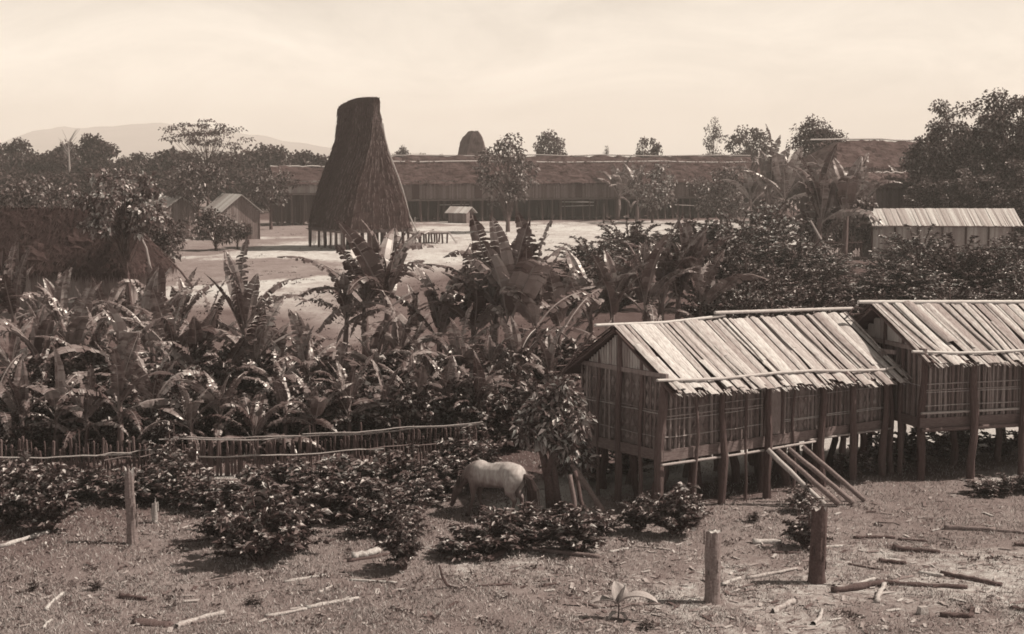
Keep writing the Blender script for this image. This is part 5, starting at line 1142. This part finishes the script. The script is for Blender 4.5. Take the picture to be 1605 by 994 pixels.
# seedling with broad leaves
def seedling():
    g = G(969, 968); s = g.y/F; root = empty('seedling', (g.x, g.y, gz(g.x, g.y))); tag(root, 'young seedling with four broad pale leaves in the middle foreground', 'plant')
    m = MB(); m.tube([(0, 0, -.02), (.01, 0, .15), (.0, 0, .30)], [.018, .015, .012], 6); m.build('stem', 'banana_stem', root)
    def leaf(L_, Wd, az, e0, arch, z, fold):
        n = 12; mb = MB(); p = Vector((0, 0, z)); 
        for i in range(n+1):
            a = e0-arch*(i/n); d = Vector((math.cos(az)*math.cos(a), math.sin(az)*math.cos(a), math.sin(a))); sd_ = Vector((-math.sin(az), math.cos(az), 0)); nr = sd_.cross(d)
            if nr.z < 0: nr = -nr
            w = Wd*math.sin(math.pi*min(1, .04+.96*(i/n)**.8))**.8*.5+.004
            mb.v += [tuple(p+sd_*w+nr*w*fold), tuple(p+sd_*w*.5+nr*w*fold*.35), tuple(p), tuple(p-sd_*w*.5+nr*w*fold*.35), tuple(p-sd_*w+nr*w*fold)]; p = p+d*L_/n
        mb.f = [(i*5+k, i*5+k+1, (i+1)*5+k+1, (i+1)*5+k) for i in range(n) for k in range(4)]
        o = mb.build('leaf', 'wall_pale', root, True); mo = o.modifiers.new('s', 'SOLIDIFY'); mo.thickness = .006
    leaf(.36, .32, R(120), R(82), R(25), .27, .5); leaf(.34, .28, R(35), R(75), R(30), .27, .5); leaf(.74, .32, R(-18), R(40), R(75), .25, .35); leaf(.52, .26, R(190), R(28), R(55), .24, .4); leaf(.3, .09, R(230), R(20), R(70), .1, .3); leaf(.26, .08, R(-60), R(30), R(80), .08, .3)
seedling()
# tiny weeds
def weeds():
    rng = random.Random(3); l = [(150, 925, 26, 16), (392, 948, 30, 14), (52, 928, 18, 14), (985, 980, 30, 16), (1575, 800, 40, 22), (500, 880, 30, 12), (1340, 808, 30, 14), (860, 960, 14, 8), (1180, 812, 26, 16), (590, 968, 14, 8)]
    l = [(150, 925, 26, 16), (398, 948, 30, 14), (52, 928, 18, 14), (1015, 985, 30, 14), (1180, 815, 26, 14)]
    nm = ['small dark weed tuft in the left grass', 'small dark weed tuft above the crooked pale branch', 'small weed tuft near the left edge', 'weed tuft at the foot of the big-leaved seedling', 'weed tuft at the shadow edge below the nearest granary']
    for i, (x, y, w, h) in enumerate(l): shrub(x, y, w, h, nm[i], 900+i, 'weed tufts', name='weed')
weeds()

# ------------------------------------------------------------------ grass and litter (stuff)
def grass():
    rng = np.random.default_rng(5); n = 190000
    py = 700+(1015-700)*rng.random(n)**.85; px = rng.uniform(-60, 1665, n); u = (px-802.5)/F; v = (py-497)/F; k = HC/(ST+v*CT); x = k*u; y = k*(CT-v*ST)
    nz = np.sin(x*1.7+np.sin(y*2.1))*np.sin(y*1.3+x*.6)+.6*np.sin(x*4.1+y*3.3); right = np.clip((x+1)/5, 0, 1)*np.clip((33-y)/4, 0, 1)
    keep = rng.random(n) < np.clip(.6+.35*nz-.32*right, .05, 1); x, y = x[keep], y[keep]; n = len(x)
    x += rng.normal(size=n)*.04; z = np.vectorize(gz)(x, y)
    h = rng.uniform(.025, .075, n)*(1+.5*(rng.random(n) < .06)); a = rng.uniform(0, 6.283, n); w = .006+.006*rng.random(n); lx, ly = np.cos(a)*w, np.sin(a)*w; tx, ty = rng.normal(size=n)*.035, rng.normal(size=n)*.035
    v0 = np.stack([x-lx, y-ly, z-.005], -1); v1 = np.stack([x+lx, y+ly, z-.005], -1); v2 = np.stack([x+tx, y+ty, z+h], -1)
    V = np.stack([v0, v1, v2], 1).reshape(-1, 3); Fc = np.arange(3*n).reshape(-1, 3)
    o = link('grass', np_mesh('grass', V, Fc, 'grass')); tag(o, 'short dry trampled grass covering the foreground slope', 'grass', kind='stuff')
    n = 3000; py = 770+(1010-770)*rng.random(n)**.8; px = 802+900*np.sign(rng.normal(size=n))*rng.random(n)**.9; px = np.where(rng.random(n) < .5, rng.uniform(850, 1660, n), px)
    u = (px-802.5)/F; v = (py-497)/F; k = HC/(ST+v*CT); x = k*u; y = k*(CT-v*ST); z = np.vectorize(gz)(x, y)
    L_ = rng.gamma(1.5, .026, n)+.012; w = L_*rng.uniform(.08, .45, n); w = np.minimum(w, .04); a = rng.uniform(0, 3.14, n); c, s = np.cos(a), np.sin(a); hh = .012+.02*rng.random(n)
    V = np.stack([np.stack([x-c*L_+s*w, y-s*L_-c*w, z+.004+hh*.3], -1), np.stack([x+c*L_+s*w, y+s*L_-c*w, z+hh], -1), np.stack([x+c*L_-s*w, y+s*L_+c*w, z+hh*1.4], -1), np.stack([x-c*L_-s*w, y-s*L_+c*w, z+.006+hh*.6], -1)], 1)
    V = V.reshape(-1, 3)
    o = link('litter', np_mesh('litter', V, np.arange(4*n).reshape(-1, 4), 'litter')); tag(o, 'wood chips, bark scraps and dry leaves scattered over the ground', 'litter', kind='stuff')
    # low leafy weeds in loose clumps
    nc = 420; cx = np.where(rng.random(nc) < .5, rng.uniform(-9.5, 9.5, nc), rng.uniform(-9.5, 1, nc)); cy = rng.uniform(25.5, 37, nc); m_ = rng.integers(6, 34, nc); ii = np.repeat(np.arange(nc), m_); q = len(ii); sp = rng.uniform(.04, .22, nc)
    x = cx[ii]+rng.normal(size=q)*sp[ii]; y = cy[ii]+rng.normal(size=q)*sp[ii]*1.3; z = np.vectorize(gz)(x, y)+.01; dr = rng.normal(size=(q, 3)); dr[:, 2] = np.abs(dr[:, 2])*.8+.25
    v, f = leaf_arrays(rng, np.stack([x, y, z], -1), dr, .07, .22, .3, .3); tag(link('weeds', np_mesh('weeds', v, f, 'leaf_coffee')), 'low leafy weeds in loose clumps over the foreground turf', 'weeds', kind='stuff')
    # clearing tufts
    n = 4500; px = rng.uniform(200, 1300, n); py = rng.uniform(345, 600, n); u = (px-802.5)/F; v = (py-497)/F; k = HC/(ST+v*CT); x = k*u; y = k*(CT-v*ST)
    nz = np.sin(x*.5+np.sin(y*.3))*np.sin(y*.21+x*.3); kp = rng.random(n) < np.clip(.25+.5*nz, .03, 1); x, y = x[kp], y[kp]; n = len(x)
    m_ = 7; x = np.repeat(x, m_)+rng.normal(size=n*m_)*.12; y = np.repeat(y, m_)+rng.normal(size=n*m_)*.2; n = len(x); a = rng.uniform(0, 6.28, n); w = .03; h = rng.uniform(.03, .1, n); z = np.vectorize(gz)(x, y)
    V = np.stack([np.stack([x-np.cos(a)*w, y-np.sin(a)*w, z], -1), np.stack([x+np.cos(a)*w, y+np.sin(a)*w, z], -1), np.stack([x+rng.normal(size=n)*.08, y+rng.normal(size=n)*.08, z+h], -1)], 1).reshape(-1, 3)
    me = np_mesh('clearing_grass', V, np.arange(3*n).reshape(-1, 3), 'grass'); me.materials[0] = M['leaf_far']; tag(link('clearing_grass', me), 'sparse tufts of grass on the bare village clearing', 'grass', kind='stuff')
grass()

# ------------------------------------------------------------------ haze
def haze():
    m = bpy.data.materials.new('haze'); m.use_nodes = True; t = m.node_tree; t.nodes.clear(); o_ = N(t, 'ShaderNodeOutputMaterial'); v = N(t, 'ShaderNodeVolumePrincipled')
    v.inputs['Density'].default_value = .00042; v.inputs['Color'].default_value = (1.0, .99, .97, 1); v.inputs['Anisotropy'].default_value = 0
    t.links.new(v.outputs[0], o_.inputs['Volume'])
    mb = MB(); mb.box((0, 2110, 64), (7200, 4560, 130)); me = mb.mesh('haze', m); o = link('haze', me); tag(o, 'thin haze filling the air of the valley', 'haze', kind='stuff')
haze()
